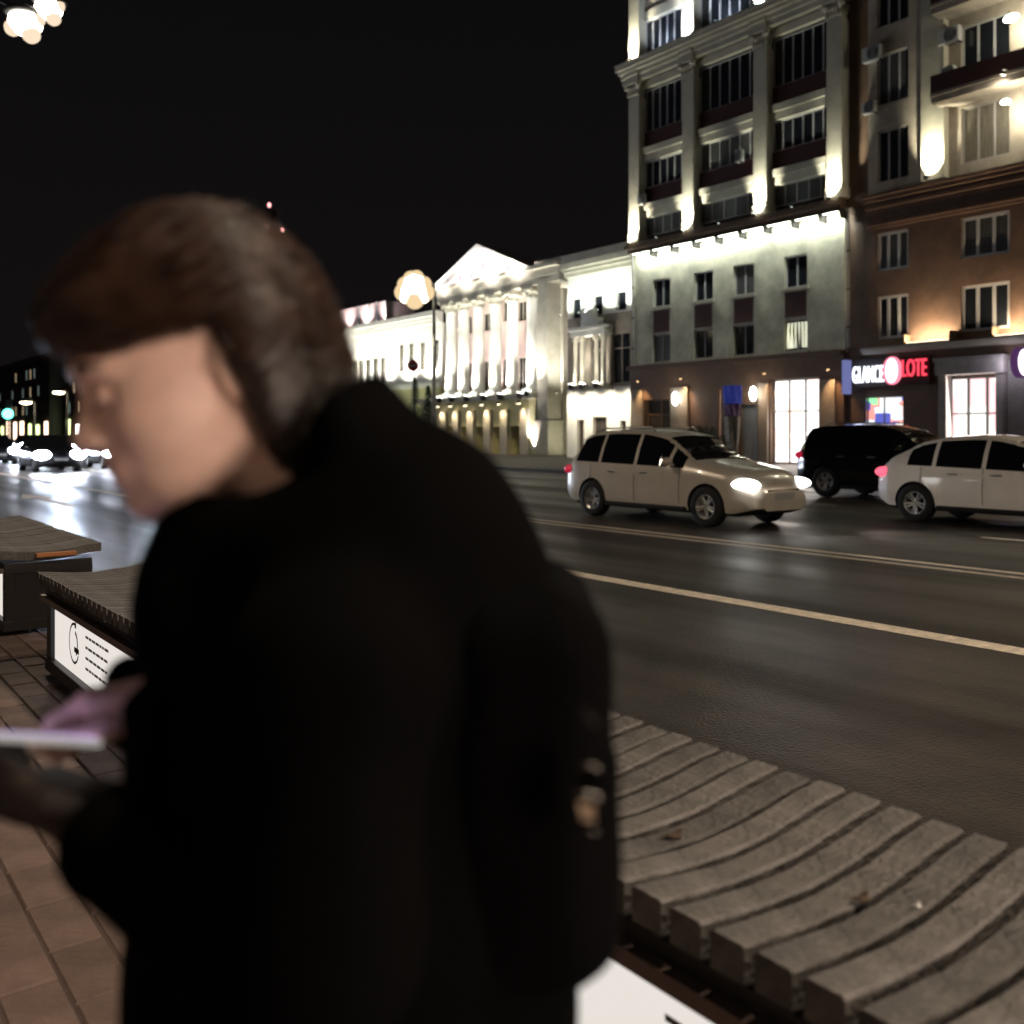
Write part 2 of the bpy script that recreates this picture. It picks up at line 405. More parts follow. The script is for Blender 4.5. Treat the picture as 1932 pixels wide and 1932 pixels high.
def window(parent, X, y0, y1, z0, z1, n=2, fm=None, pm_=None, transom=.0, sill=False, name='window', fw=.06):
    w_, h_ = y1-y0, z1-z0; fm = fm or M_frame; pm_ = pm_ or M_glass
    key = (round(w_, 2), round(h_, 2), n, fm.name, transom, fw)
    if key not in WC:
        b = MB(); t = fw
        b.box(-.05, .05, -w_/2, -w_/2+t, -h_/2, h_/2); b.box(-.05, .05, w_/2-t, w_/2, -h_/2, h_/2)
        b.box(-.05, .05, -w_/2+t, w_/2-t, h_/2-t, h_/2); b.box(-.05, .05, -w_/2+t, w_/2-t, -h_/2, -h_/2+t)
        for i in range(1, n):
            y = -w_/2+w_*i/n; b.box(-.045, .045, y-t*.55, y+t*.55, -h_/2+t, h_/2-t)
        if transom:
            z = -h_/2+h_*transom; b.box(-.043, .043, -w_/2+t, w_/2-t, z-.03, z+.03)
        me = b.mesh('window'); me.materials.append(fm)
        WC[key] = me
    loc = (X, (y0+y1)/2, (z0+z1)/2)
    o = place(name, WC[key], parent, loc); 
    k2 = ('p', round(w_, 2), round(h_, 2), pm_.name)
    if k2 not in WC:
        b = MB().box(.0, .012, -w_/2+fw*.9, w_/2-fw*.9, -h_/2+fw*.9, h_/2-fw*.9); me = b.mesh('pane'); me.materials.append(pm_); WC[k2] = me
    p = bpy.data.objects.new('pane', WC[k2]); COL.objects.link(p); p.parent = o
    if sill:
        s = MB().box(-.3, .0, -w_/2-.12, w_/2+.12, -h_/2-.13, -h_/2-.012).build('sill', M_stone); s.parent = o
    return o
def moulding(b, X, y0, y1, z0, prof):     # prof: list of (projection, height) stacked from z0 up
    z = z0
    for p, h in prof:
        b.box(X-p, X+.1, y0, y1, z, z+h); z += h
def capital(b, X, yc, z, w_, h_, proj):
    hw = w_/2
    b.box(X-proj*.9, X+.1, yc-hw*.95, yc+hw*.95, z, z+h_*.12)
    n = 4
    for i in range(n):
        t0, t1 = i/n, (i+1)/n
        f = .8+.35*t1**2
        b.box(X-proj*f, X+.1, yc-hw*f, yc+hw*f, z+h_*(.12+.6*t0), z+h_*(.12+.6*t1))
    for k in range(5):                        # leaf row
        y = yc-hw*.9+w_*.9*k/4*1.0
        b.ell((X-proj*1.02, y, z+h_*.32), (.05, w_*.10, h_*.18), 8, 5)
        b.ell((X-proj*1.1, y, z+h_*.60), (.055, w_*.09, h_*.14), 8, 5)
    for sgn in (-1, 1): b.lathe([(0,-.07),(h_*.17,-.07),(h_*.17,.07),(0,.07)], (X-proj*1.15, yc+sgn*hw*1.05, z+h_*.74), 12, 'x')
    b.box(X-proj*1.35, X+.1, yc-hw*1.3, yc+hw*1.3, z+h_*.86, z+h_)
def floodlight(label, p, target, W, col, angle=70, grp=None, size=.06, blend=.8, em=25, s=1.0):
    t = thing('floodlight', label, 'floodlight', p, grp)
    d = (Vector(target)-Vector(p)).normalized()
    b = MB(); b.tube([Vector(p)-d*.16*s, Vector(p)-d*.02], [.07*s, .11*s], 10); b.build('housing', M_black, t)
    b = MB(); b.tube([Vector(p)-d*.015, Vector(p)-d*.005], [.10*s, .10*s], 10); b.build('lens', emit('lens_'+str(em)+str(col), col, em), t)
    lamp('SPOT', 'floodlight_lamp', Vector(p)+d*.03, W, col, t, target, size, angle, blend)
    return t

# ================================================================== BUILDING A : tall block with pilasters
XA = 38.0
yA0, yA1 = YU(1594, XA), YU(1192, XA)
A = thing('apartment_block', 'tall cream block with floodlit pilasters and a white-washed lower wall', 'building', (XA, (yA0+yA1)/2, 0))
MB().box(XA+.34, XA+16, yA0, yA1, 0, 33).build('core_wall', M_brown, A)
holes = []
for uc, hw in ((1248, 15), (1327, 16), (1403, 17), (1501, 20)):
    yc = YU(uc, XA); w_ = 1.28
    for (z0, z1) in ((8.35, 9.85), (5.35, 6.85)): holes.append((yc-w_/2, yc+w_/2, z0, z1))
wall_holes(MB(), XA, yA0, yA1, 5.1, 11.5, holes).build('lower_wall', M_cream, A)
for i, h in enumerate(holes):
    lit = i == 7
    window(A, XA+.18, *h, n=2, pm_=M_curt if i % 3 == 1 else M_glass, sill=True, fm=M_frame if (i % 2 == 0 or lit) else M_gframe, transom=.0)
    if i % 2 == 0:        # dark brick spandrel under each upper window
        MB().box(XA-.02, XA+.05, h[0]+.05, h[1]-.05, 6.95, 8.15).build('spandrel_panel', M_redp, A)
# flaring curtains in the lowest right window
h = holes[7]; b = MB()
for k in range(6):
    y = h[0]+.12+k*.19; b.add([(XA+.16,y,6.7),(XA+.16,y+.12,6.7),(XA+.14,y+.02-.05*k+.1,5.5),(XA+.14,y-.08+.05*k,5.5)], [(0,1,2,3)])
b.build('bright_curtain', mat('lit_curtain', (.8,.8,.6), .9, emis=(1,1,.75), es=.8), A)
# ground floor
def ga(u): return YU(u, XA)
gh = [(ga(1268), ga(1217), -.0, 3.3), (ga(1387), ga(1368), 0, 3.5), (ga(1431), ga(1396), 0, 2.9), (ga(1548), ga(1456), .0, 4.05)]
wall_holes(MB(), XA-.1, yA0, yA1, 0, 5.1, gh, .5).build('ground_floor_wall', M_brown, A)
MB().box(XA-.45, XA+.05, yA0, yA1, 4.98, 5.2).build('string_course', M_brown, A)
M_shop = emit_pattern('shop_interior_light', [(1,.9,.84),(1,.97,.95),(1,.80,.72),(1,1,1)], 2.2, 1.1, (1,1,.6))
for k, h in enumerate(gh):
    if k == 3:
        window(A, XA+.2, *h, n=3, pm_=M_shop, transom=.62, name='shop_window', fm=M_frame, fw=.09)
        lamp('AREA', 'shop_glow_lamp', (XA+.05, (h[0]+h[1])/2, 2.2), 160, (1,.88,.78), A, (XA-6, (h[0]+h[1])/2, 1.2), 2.2, sy=3)
    elif k == 2: window(A, XA+.2, *h, n=2, pm_=mat('grey_door', (.22,.24,.25), .5), name='door', fm=M_gframe, transom=.75)
    else: window(A, XA+.3, *h, n=2, pm_=M_dark, name='door', fm=M_brown, transom=.75)
# stone door surrounds and canopies
for (u0, u1) in ((1196, 1216), (1270, 1302), (1436, 1453), (1550, 1580)):
    MB().box(XA-.22, XA-.08, ga(u1), ga(u0), 0, 3.9).build('door_pier', M_beige, A)
# ledge above the lower wall
b = MB(); moulding(b, XA, yA0, yA1, 11.5, [(.35,.18),(.62,.2),(.5,.12)]); b.build('ledge', M_brown, A)
# upper floors
pil = [YU(u, XA-.3) for u in (1199, 1301, 1437, 1577)]
pw = .78
edges = [yA1, *pil, yA0]
floors = [(12.0, 12.35, 13.35, 13.75), (13.75+.35, 15.0, 16.45, 16.85), (17.2, 18.1, 20.4, 20.9)]
wall_holes(MB(), XA+.25, yA0, yA1, 12.0, 33, []).build('upper_wall', M_dark, A)
for bi in range(3):
    ya, yb = pil[bi+1]+pw/2, pil[bi]-pw/2
    for fi, (zp, zw0, zw1, zt) in enumerate(floors):
        nm = 6 if fi else 5
        mt = M_curt if (fi == 0 or (bi == 1 and fi == 1)) else M_glass
        window(A, XA+.16, ya, yb, zw0, zw1, n=nm, pm_=mt, fw=.05, fm=M_frame if fi else M_gframe)
        if fi: MB().box(XA+.05, XA+.2, ya, yb, zp, zw0).build('parapet_panel', M_redp, A)
        b = MB(); b.box(XA-.12, XA+.2, ya, yb, zt-.4, zt+.0); b.box(XA-.22, XA+.2, ya, yb, zt, zt+.34)
        b.build('floor_band', M_stone, A)
    # top storey above the cornice
    window(A, XA+.16, ya, yb, 22.3, 24.2, n=6, fw=.06, pm_=M_glass)
    MB().box(XA-.05, XA+.2, ya, yb, 24.2, 24.75).build('floor_band', M_stone, A)
    window(A, XA+.16, ya, yb, 25.4, 27.6, n=6, fw=.06)
    MB().box(XA+.05, XA+.2, ya, yb, 24.75, 25.4).build('parapet_panel', M_beige, A)
    MB().box(XA-.1, XA+.2, ya, yb, 27.6, 28.1).build('floor_band', M_stone, A)
for i, yc in enumerate(pil):
    b = MB(); b.box(XA-.45, XA+.24, yc-pw/2, yc+pw/2, 12.05, 19.95); b.box(XA-.52, XA+.24, yc-pw/2-.06, yc+pw/2+.06, 12.02, 12.5)
    b.build('pilaster', M_stone, A, bevel=.02)
    b = MB(); capital(b, XA-.05, yc, 19.95, pw*1.05, .95, .42); b.build('capital', M_stone, A)
    MB().box(XA-.45, XA+.24, yc-pw/2, yc+pw/2, 22.2, 31).build('upper_pilaster', M_stone, A, bevel=.02)
b = MB(); moulding(b, XA, yA0-.1, yA1+.25, 20.9, [(.5,.28),(.62,.22),(.85,.16),(1.05,.2),(1.1,.12)])
for yc in pil: moulding(b, XA-.12, yc-pw*.6, yc+pw*.6, 20.905, [(.5,.28),(.62,.22)])
b.build('cornice', M_stone, A)
MB().box(XA-1.2, XA+16.5, yA0-.2, yA1+.4, 31, 31.6).build('roof', M_roof, A)
pn = ['left corner', 'second', 'third', 'rightmost']
for i, yc in enumerate(pil):
    floodlight('uplight at the foot of the %s lower pilaster' % pn[i], (XA-.86, yc, 11.98), (XA-.45, yc, 12.6), 2000, (1,1,.80) if i else (1,.95,.74), 73, 'pilaster uplights', em=30)
    floodlight('uplight on the cornice at the %s upper pilaster' % pn[i], (XA-.86, yc, 22.0), (XA-.45, yc, 22.62), 2400, (1,.96,.74) if i < 1 else (.93,.97,1), 73, 'cornice uplights', em=30)
# bay grazing light (softer, from the ledge)
for bi in range(3):
    yc = (pil[bi]+pil[bi+1])/2
    floodlight('small bluish uplight in bay %s of the ledge' % ['left of the second pilaster','between middle pilasters','beside the rightmost pilaster'][bi], (XA-.75, yc, 11.95), (XA+.1, yc, 15.5), 22 if bi < 2 else 14, (.85,1,.88), 120, 'bay uplights', em=3, s=.6)
    floodlight('small bluish cornice light over bay %s' % ['left of the second pilaster','between middle pilasters','beside the rightmost pilaster'][bi], (XA-1.0, yc, 22.0), (XA+.1, yc, 24.5), 380, (.78,.88,1), 120, 'bay cornice lights', em=3, s=.6)
# row of downlights under the ledge, with fins added to scallop the wash
ub = [1193, 1231, 1270, 1311, 1354, 1399, 1446, 1498, 1550, 1590]
for i in range(9):
    y1_, y0_ = YU(ub[i], XA-.4), YU(ub[i+1], XA-.4)
    t = thing('linear_floodlight', 'linear white wall washer under the ledge, number %s from the left building corner' % ['one','two','three','four','five','six','seven','eight','nine'][i], 'wall light', (XA-.5, (y0_+y1_)/2, 11.45), 'wall washers under the ledge')
    MB().box(XA-.58, XA-.46, y0_+.12, y1_-.12, 11.36, 11.46).build('housing', M_black, t)
    MB().box(XA-.55, XA-.49, y0_+.16, y1_-.16, 11.345, 11.357).build('tube', emit('washer_tube', COOL, 12), t)
    MB().box(XA-.6, XA-.01, y0_-.03, y0_+.03, 11.05, 11.47).build('fin', M_dark, t)
    lamp('AREA', 'washer_lamp', (XA-.40, (y0_+y1_)/2, 11.33), 56, (.92,1,.88), t, (XA-.05, (y0_+y1_)/2, 9.9), .06, sy=max(.3, y1_-y0_-.35))
    for ob in t.children:
        if ob.type == 'LIGHT':   # long axis along the street
            d = (Vector((XA-.0,0,10.6))-Vector((XA-.40,0,11.33))).normalized()
            z = -d; y = Vector((0,1,0)); x = y.cross(z).normalized(); y = z.cross(x)
            ob.rotation_euler = Matrix((x, y, z)).transposed().to_euler()
# ground floor wall lamps
for (u, v, lb) in ((1274, 752, 'oval white wall lamp beside the dark doorway'), (1421, 743, 'oval white wall lamp left of the bright shop window')):
    Y = YU(u, XA-.5); Z = ZV(u, v, XA-.5)
    t = thing('wall_lamp', lb, 'lamp', (XA-.45, Y, Z), 'wall lamps')
    MB().ell((XA-.5, Y, Z), (.17, .17, .36), 14, 10).build('globe', emit('lamp_globe', (1,.95,.85), 14), t)
    MB().box(XA-.45, XA-.09, Y-.04, Y+.04, Z-.3, Z-.24).build('bracket', M_black, t)
    lamp('POINT', 'wall_lamp_light', (XA-.85, Y, Z), 22, WARM, t, size=.12)
for (u, lb) in ((1206, 'warm downlight over the pier at the left building corner'), (1287, 'warm downlight right of the doorway lamp'), (1445, 'warm downlight at the left jamb of the shop window'), (1565, 'warm downlight right of the shop window')):
    Y = YU(u, XA-.5)
    floodlight(lb, (XA-.62, Y, 4.3), (XA-.2, Y, 2.6), 200, ORNG, 75, 'warm downlights', em=8, s=.6)

# ================================================================== BUILDING E : beige / brick block on the right
yE1, yE0 = yA0-.02, 3.0
E = thing('apartment_block', 'beige and brown brick block with shops, at the right edge', 'building', (XA, 15, 0))
MB().box(XA+.4, XA+16, yE0, yE1, 0, 34).build('core_wall', M_brown, E)
yr = YU(1638, XA)      # recessed dark joint between the blocks
MB().box(XA+.15, XA+.4, yr, yE1, 0, 34).build('recess_wall', M_brown, E)
cols = [(1655, 1714), (1813, 1905)]
upz = [(12.35, 14.6), (15.7, 17.9), (19.1, 21.3), (22.6, 24.8)]
hu, hl = [], []
for ci, (u0, u1) in enumerate(cols):
    ya, yb = YU(u1, XA), YU(u0, XA)
    for (z0, z1) in upz: hu.append((ya, yb, z0, z1))
    for (z0, z1) in ((8.5, 10.15), (5.55, 7.4)): hl.append((ya, yb, z0, z1))
sh = YU(cols[0][0], XA)-YU(cols[1][0], XA)
for k in (2, 3):
    ya, yb = YU(cols[1][1], XA)-sh*(k-1), YU(cols[1][0], XA)-sh*(k-1)
    if ya < yE0+.3: continue
    for (z0, z1) in upz: hu.append((ya, yb, z0, z1))
    for (z0, z1) in ((8.5, 10.15), (5.55, 7.4)): hl.append((ya, yb, z0, z1))
wall_holes(MB(), XA, yE0, yr, 11.7, 34, hu).build('upper_wall', M_beige, E)
wall_holes(MB(), XA, yE0, yr, 5.15, 11.0, hl).build('lower_wall', M_brick, E)
M_dim = mat('dim_lit_curtain', (.10,.09,.07), .6, var=.6, scale=3, stretch=(1,5,.5), bump=0, emis=(1,.75,.45), es=.035)
for i, h in enumerate(hu): window(E, XA+.16, *h, n=3, fm=M_frame if i % 4 else M_gframe, pm_=[M_glass, M_curt, M_glass, M_glass, M_dim, M_glass, M_curt][i % 7], fw=.07)
for i, h in enumerate(hl): window(E, XA+.12, *h, n=3, fm=M_frame, pm_=M_curt if i % 2 == 0 else M_glass, fw=.11)
b = MB(); moulding(b, XA, yE0, yr, 11.0, [(.12,.2),(.3,.14),(.12,.14),(.45,.16),(.6,.12)]); b.build('band_cornice', M_brick, E)
b = MB(); moulding(b, XA, yE0, yr, 10.35, [(.1,.12),(.2,.1)]); b.build('band_moulding', M_brick, E)
b = MB(); moulding(b, XA, yE0, yr, 4.9, [(.5,.12),(.65,.13)]); b.build('string_course', M_stone, E)
ps = [YU(1763, XA-.2)]; ps.append(ps[0]-5.6)
for yc in ps:
    MB().box(XA-.38, XA+.01, yc-.5, yc+.5, 11.9, 33).build('pilaster', M_stone, E, bevel=.02)
ya, yb = YU(2050, XA), YU(1783, XA)       # balcony bay
b = MB(); b.box(XA-1.1, XA+.0, ya, yb, 14.75, 15.0); b.box(XA-1.2, XA, ya, yb, 15.0, 15.12); b.build('balcony_slab', M_beige, E)
b = MB(); b.box(XA-1.15, XA-1.05, ya, yb, 15.12, 15.85); b.build('balcony_front', M_redp, E)
b = MB(); b.box(XA-1.1, XA+.0, ya, yb, 18.35, 18.6); b.box(XA-1.2, XA, ya, yb, 18.6, 18.72); b.build('balcony_slab', M_beige, E)
b = MB(); b.box(XA-1.15, XA-1.05, ya, yb, 18.72, 19.6); b.build('balcony_front', M_redp, E)
def ac(u, v, lb, X=XA-.02, w_=.85, h_=.62):
    Y = YU(u, X); Z = ZV(u, v, X)
    t = thing('air_conditioner', lb, 'air conditioner', (X-.3, Y, Z-h_/2), 'air conditioners on the facade')
    MB().box(X-.36, X-.04, Y-w_/2, Y+w_/2, Z-h_/2, Z+h_/2).build('case', M_frame, t, bevel=.02)
    b = MB()
    for r_ in (.25, .19, .13, .06): b.lathe([(r_-.012, X-.375), (r_+.012, X-.375), (r_+.012, X-.362)], (0, Y-.1, Z), 20, 'x')
    b.build('fan_grille', M_black, t)
    MB().box(X-.3, X, Y-w_/2, Y-w_/2+.05, Z-h_/2-.06, Z-h_/2-.005).build('bracket', M_black, t)
ac(1651, 104, 'air conditioner beside the top left window of the brick block')
ac(1797, 70, 'air conditioner high on the balcony bay', X=XA-.1)
ac(1793, 141, 'small air conditioner under the higher one on the balcony bay', X=XA-.1, w_=.6, h_=.5)
ac(1400, 296, 'small air conditioner hung on the loggia between the pilasters', X=XA-.1, w_=.35, h_=.6)
ac(1215, 378, 'air conditioner at the left corner bay of the tall block', X=XA-.1, w_=.5, h_=.6)
ac(1645, 205, 'air conditioner left of the second floor window of the brick block', w_=.6, h_=.5)
for i, yc in enumerate(ps):
    floodlight(['uplight at the foot of the single pilaster on the brick block', 'uplight at the foot of the cut-off pilaster at the right edge'][i], (XA-.84, yc, 11.95), (XA-.38, yc, 12.6), 2400, (1,.95,.70), 73, 'pilaster uplights', em=30)
floodlight('floodlight on the balcony slab near the right edge', (XA-1.6, YU(1893, XA-1.6), 14.9), (XA-.3, YU(1870, XA), 13.0), 120, (1,.9,.72), 120, 'balcony floodlights', em=25)
for (u, v, r_, lb) in ((1908, 34, .17, 'large glaring lamp at the top right corner under the upper balcony'), (1897, 192, .11, 'glaring lamp on the balcony slab near the right edge')):
    X_ = XA-1.35; Y_ = YU(u, X_); Z_ = ZV(u, v, X_)
    t = thing('balcony_lamp', lb, 'lamp', (X_, Y_, Z_), 'balcony lamps')
    MB().ell((X_, Y_, Z_), (r_*.8, r_*1.7, r_*.9), 14, 10).build('globe', emit('balcony_globe', (1,.98,.78), 18), t)
    MB().box(X_-.04, X_+.35, Y_-.05, Y_+.05, Z_-.03, Z_+.03).build('bracket', M_black, t)
    lamp('POINT', 'balcony_lamp_light', (X_+.55, Y_, Z_-.1), 170, (1,.93,.70), t, size=.15)
# warm wash over the string course
for i, (u0, lb) in enumerate(((1752, 'warm linear light on the string course left of the three-pane window'), (1925, 'warm linear light on the string course at the right edge'), (2110,'warm linear light on the string course beyond the right edge'))):
    yc = YU(u0, XA-.4)
    t = thing('linear_floodlight', lb, 'wall light', (XA-.5, yc, 5.2), 'warm washers on the string course')
    MB().box(XA-.56, XA-.44, yc-.95, yc+.95, 5.17, 5.24).build('housing', M_stone, t)
    MB().box(XA-.54, XA-.46, yc-.9, yc+.9, 5.242, 5.252).build('tube', emit('warm_tube', (1,.85,.6), 10), t)
    l = lamp('AREA', 'washer_lamp', (XA-.5, yc, 5.27), 170, (1,.78,.50), t, None, .06, sy=1.8)
    d = Vector((.5,0,1.0)).normalized(); z = -d; y = Vector((0,1,0)); x = y.cross(z).normalized()
    l.rotation_euler = Matrix((x, y, z)).transposed().to_euler()
    MB().box(XA-.6, XA, yc-1.0, yc-.96, 5.16, 5.6).build('fin', M_brown, t); MB().box(XA-.6, XA, yc+.96, yc+1.0, 5.16, 5.6).build('fin', M_brown, t)
# shops on the ground floor
ge = [(ga(1897), ga(1790), 0, 3.75), (ga(1706), ga(1632), 1.3, 3.05)]
wall_holes(MB(), XA-.1, yE0, yr, 0, 4.9, ge, .5).build('ground_floor_wall', M_brown, E)
MB().box(XA-.16, XA-.1, yE0, ga(1905), .0, 4.3).build('shop_cladding', M_grey, E)
b = MB(); X = XA-.5
b.box(X, X+.4, ga(1797), ga(1782), 0, 3.8); b.box(X, X+.4, ga(1903), ga(1890), 0, 3.8); b.box(X-.15, X+.4, ga(1906), ga(1779), 3.8, 4.35); b.box(X-.25, X+.4, ga(1908), ga(1777), 4.35, 4.5)
b.build('shop_portal', M_grey, E)
M_shop2 = emit_pattern('pink_shop_light', [(1,.86,.82),(1,.62,.62),(1,.95,.95),(1,.97,.9),(.75,.7,1)], 1.6, .9, (1,1,.8))
window(E, XA+.15, *ge[0], n=3, pm_=M_shop2, transom=.6, name='shop_window', fw=.1)
window(E, XA+.05, *ge[1], n=2, pm_=emit_pattern('poster_light', [(.35,1,.45),(1,1,1),(.95,.35,.3),(.85,.9,1),(.1,.12,.5),(1,1,.95)], 1.3, 1.6), name='shop_window', fw=.05)
lamp('AREA', 'shop_glow_lamp', (XA-.2, (ge[0][0]+ge[0][1])/2, 2.4), 220, (1,.85,.78), E, (XA-6, (ge[0][0]+ge[0][1])/2, 1.4), 2.4, sy=3)
# neon sign
sg = thing('shop_sign', 'neon sign with white and red letters and a round emblem', 'sign', (XA-.25, YU(1672, XA-.3), 4.0))
Xs = XA-.42; zs = ZV(1672, 702, Xs)
def neon(txt, u0, u1, z, hgt, m, name='letters'):
    me = text_mesh(txt, 1.0, .05); me.materials.clear(); me.materials.append(m)
    xs_ = [v.co.x for v in me.vertices]; ysx = [v.co.y for v in me.vertices]
    ya, yb = YU(u1, Xs), YU(u0, Xs); sx = (yb-ya)/(max(xs_)-min(xs_)); sz = hgt/(max(ysx)-min(ysx)); cx = (max(xs_)+min(xs_))/2; cy = (max(ysx)+min(ysx))/2
    for v in me.vertices:
        x, y, zz = v.co; v.co = (Xs-zz, (ya+yb)/2-(x-cx)*sx, z+(y-cy)*sz)
    return place(name, me, sg)
M_nw = emit('neon_white', (.85,.9,1), 2.6); M_nr = emit('neon_red', (1,.06,.10), 1.6); M_nb = emit('neon_blue', (.10,.16,.9), 1.2); M_np = emit('neon_pink', (1,.25,.35), 1.4)
neon('GLANCE', 1609, 1667, zs-.05, .72, M_nw); neon('LOTE', 1702, 1748, zs+.12, .72, M_nr)
cy = YU(1683, Xs)
el = lambda a_, b_: [(cy+a_*math.cos(k*math.pi/12), zs+.05+b_*math.sin(k*math.pi/12)) for k in range(24)]
MB().prism(el(.27,.52), Xs-.06, Xs+.05, 'x').build('emblem', M_nw, sg)
MB().prism(el(.44,.60), Xs-.02, Xs+.06, 'x').build('emblem_ring', M_np, sg)
MB().box(Xs+.1, Xs+.2, YU(1752, Xs), YU(1606, Xs), zs-.6, zs+.62).build('back_board', M_dark, sg)
t = thing('sign_glow_block', 'glowing blue slab for the sign light on the wall beside the neon letters', 'sign', (XA-.3, YU(1596, XA-.3), 4))  # bluish light beside the sign put into an added glowing slab
MB().box(XA-.62, XA-.14, YU(1600, XA-.4), YU(1594, XA-.4), 3.2, 4.7).build('light_face', emit('glow_blue', (.40,.45,1), .38), t)
t2 = MB().box(XA-.66, XA-.14, YU(1600, XA-.4)-.02, YU(1594, XA-.4)+.02, 4.7, 4.76).build('cap', M_black, t)
lamp('POINT', 'sign_glow', (Xs-.5, YU(1630, Xs), zs), 16, (.6,.65,1), sg, size=.3)
t = thing('round_sign', 'round white and violet lit sign at the right edge', 'sign', (XA-.5, YU(1926, XA-1), 4.3))
yy = YU(1926, XA-1.0); zz = ZV(1926, 684, XA-1.0)
MB().lathe([(0,-.12),(.5,-.12),(.5,.12),(0,.12)], (XA-1.0, yy, zz), 24, 'y').build('light_face', emit('round_white', (1,.88,1), 2.2), t)
MB().lathe([(.5,-.13),(.58,-.13),(.58,.13),(.5,.13)], (XA-1.0, yy, zz), 24, 'y').build('rim', emit('round_violet', (.3,.12,.4), .25), t)
MB().box(XA-.5, XA-.1, yy-.04, yy+.04, zz-.03, zz+.03).build('bracket', M_black, t)
lamp('POINT', 'round_sign_glow', (XA-1.0, yy+.6, zz), 25, (.85,.8,1), t, size=.3)

# rain pipes
for (u, lb) in ((1193.5, 'rain pipe down the left corner of the tall block'), (1600, 'rain pipe in the dark joint between the two blocks')):
    y = YU(u, XA-.15); t = thing('rain_pipe', lb, 'pipe', (XA-.15, y, 0), 'rain pipes')
    MB().tube([(XA-.14, y, 5.3), (XA-.14, y, 11.3)], .065, 10).build('pipe', M_gframe, t)
    for z in (6.2, 7.9, 9.6): MB().lathe([(.066,-.04),(.085,-.04),(.085,.04),(.066,.04)], (XA-.14, y, z), 12).build('pipe_bracket', M_black, t)
    MB().tube([(XA-.14, y, 11.3), (XA-.14, y, 11.48)], [.07,.14], 10).build('funnel', M_gframe, t)
# ================================================================== SECTION C : low bright house between block and portico
XC = 38.6
yC0, yC1 = yA1+.05, YU(1071, XC)
C_ = thing('mansion_wing', 'two storey stucco wing with bright attic wall beside the tall block', 'building', (XC, (yC0+yC1)/2, 0))
MB().box(XC+.4, XC+14, yC0, yC1, 0, 11.2).build('core_wall', M_brown, C_)
def gc(u): return YU(u, XC)
def zc(u, v): return ZV(u, v, XC)
up = [(gc(u)-.42, gc(u)+.42, zc(u, v1), zc(u, v0)) for u, v0, v1 in ((1087,562,602),(1128,556,597),(1172,548,586))]
lo = [(gc(u)-hw, gc(u)+hw, 4.35, 7.3) for u, hw in ((1089,.55),(1124,.45),(1171,.75))]
wall_holes(MB(), XC, yC0, yC1, 8.5, 11.0, up).build('attic_wall', M_white, C_)
wall_holes(MB(), XC, yC0, yC1, 4.2, 8.5, lo).build('main_wall', M_beige, C_)
for h in up: window(C_, XC+.15, *h, n=1, fm=M_white, pm_=M_glass)
for h in lo: window(C_, XC+.15, *h, n=2, fm=M_beige, pm_=M_glass, transom=.7)
b = MB(); moulding(b, XC, yC0, yC1, 11.0, [(.25,.25),(.45,.2),(.7,.35),(.6,.5)]); b.build('cornice', M_stone, C_)
b = MB(); ya, yb = gc(1156), gc(1092)
b.box(XC-.7, XC, ya, yb, 7.25, 7.6); b.box(XC-.8, XC, ya-.1, yb+.1, 7.6, 7.8); b.box(XC-.55, XC, (ya+yb)/2-.7, (ya+yb)/2+.7, 7.8, 8.3)
b.lathe([(0,-.3),(.55,-.3),(.55,0),(0,0)], (XC-.3, (ya+yb)/2, 8.3), 20, 'x'); b.build('bay_pediment', M_white, C_)
for u in (1098, 1110, 1137, 1151):
    y = gc(u); b = MB(); b.lathe([(.2,4.3),(.2,4.45),(.145,4.5),(.125,6.9),(.2,7.0),(.2,7.25)], (XC-.5, y, 0), 14); b.build('column', M_stone, C_)
MB().box(XC-.75, XC, ya, yb, 4.05, 4.3).build('balcony_slab', M_stone, C_)
ga_ = [(gc(1103), gc(1090), 0, 2.3), (gc(1146), gc(1120), 0, 2.45), (gc(1182), gc(1172), 0, 2.2)]
wall_holes(MB(), XC-.06, yC0, yC1, 0, 4.2, ga_, .5).build('ground_floor_wall', M_white, C_)
for h in ga_: window(C_, XC+.2, *h, n=2, fm=M_brown, pm_=M_dark, name='door')
for i, u in enumerate((1101, 1121, 1147)):
    floodlight('uplight on the bay balcony of the wing, %s of three' % ['left','middle','right'][i], (XC-.95, gc(u), 4.4), (XC-.35, gc(u), 6.8), 380, NEUT, 80, 'bay balcony uplights', em=60, s=2.0)
for i in range(4):
    y = yC0+.6+i*(yC1-yC0-1.2)/3
    floodlight('small attic washer %s on the wing' % ['next to the tall block','second from the tall block','third from the tall block','next to the portico'][i], (XC-1.1, y, 8.6), (XC, y, 10.4), 420, COOL, 110, 'attic washers', em=6, s=.6)
    floodlight('ground floor washer %s on the wing' % ['next to the tall block','second from the tall block','third from the tall block','next to the portico'][i], (XC-1.4, y, 3.9), (XC, y, 2.6), 330, (1,.9,.7), 110, 'ground floor washers', em=6, s=.6)

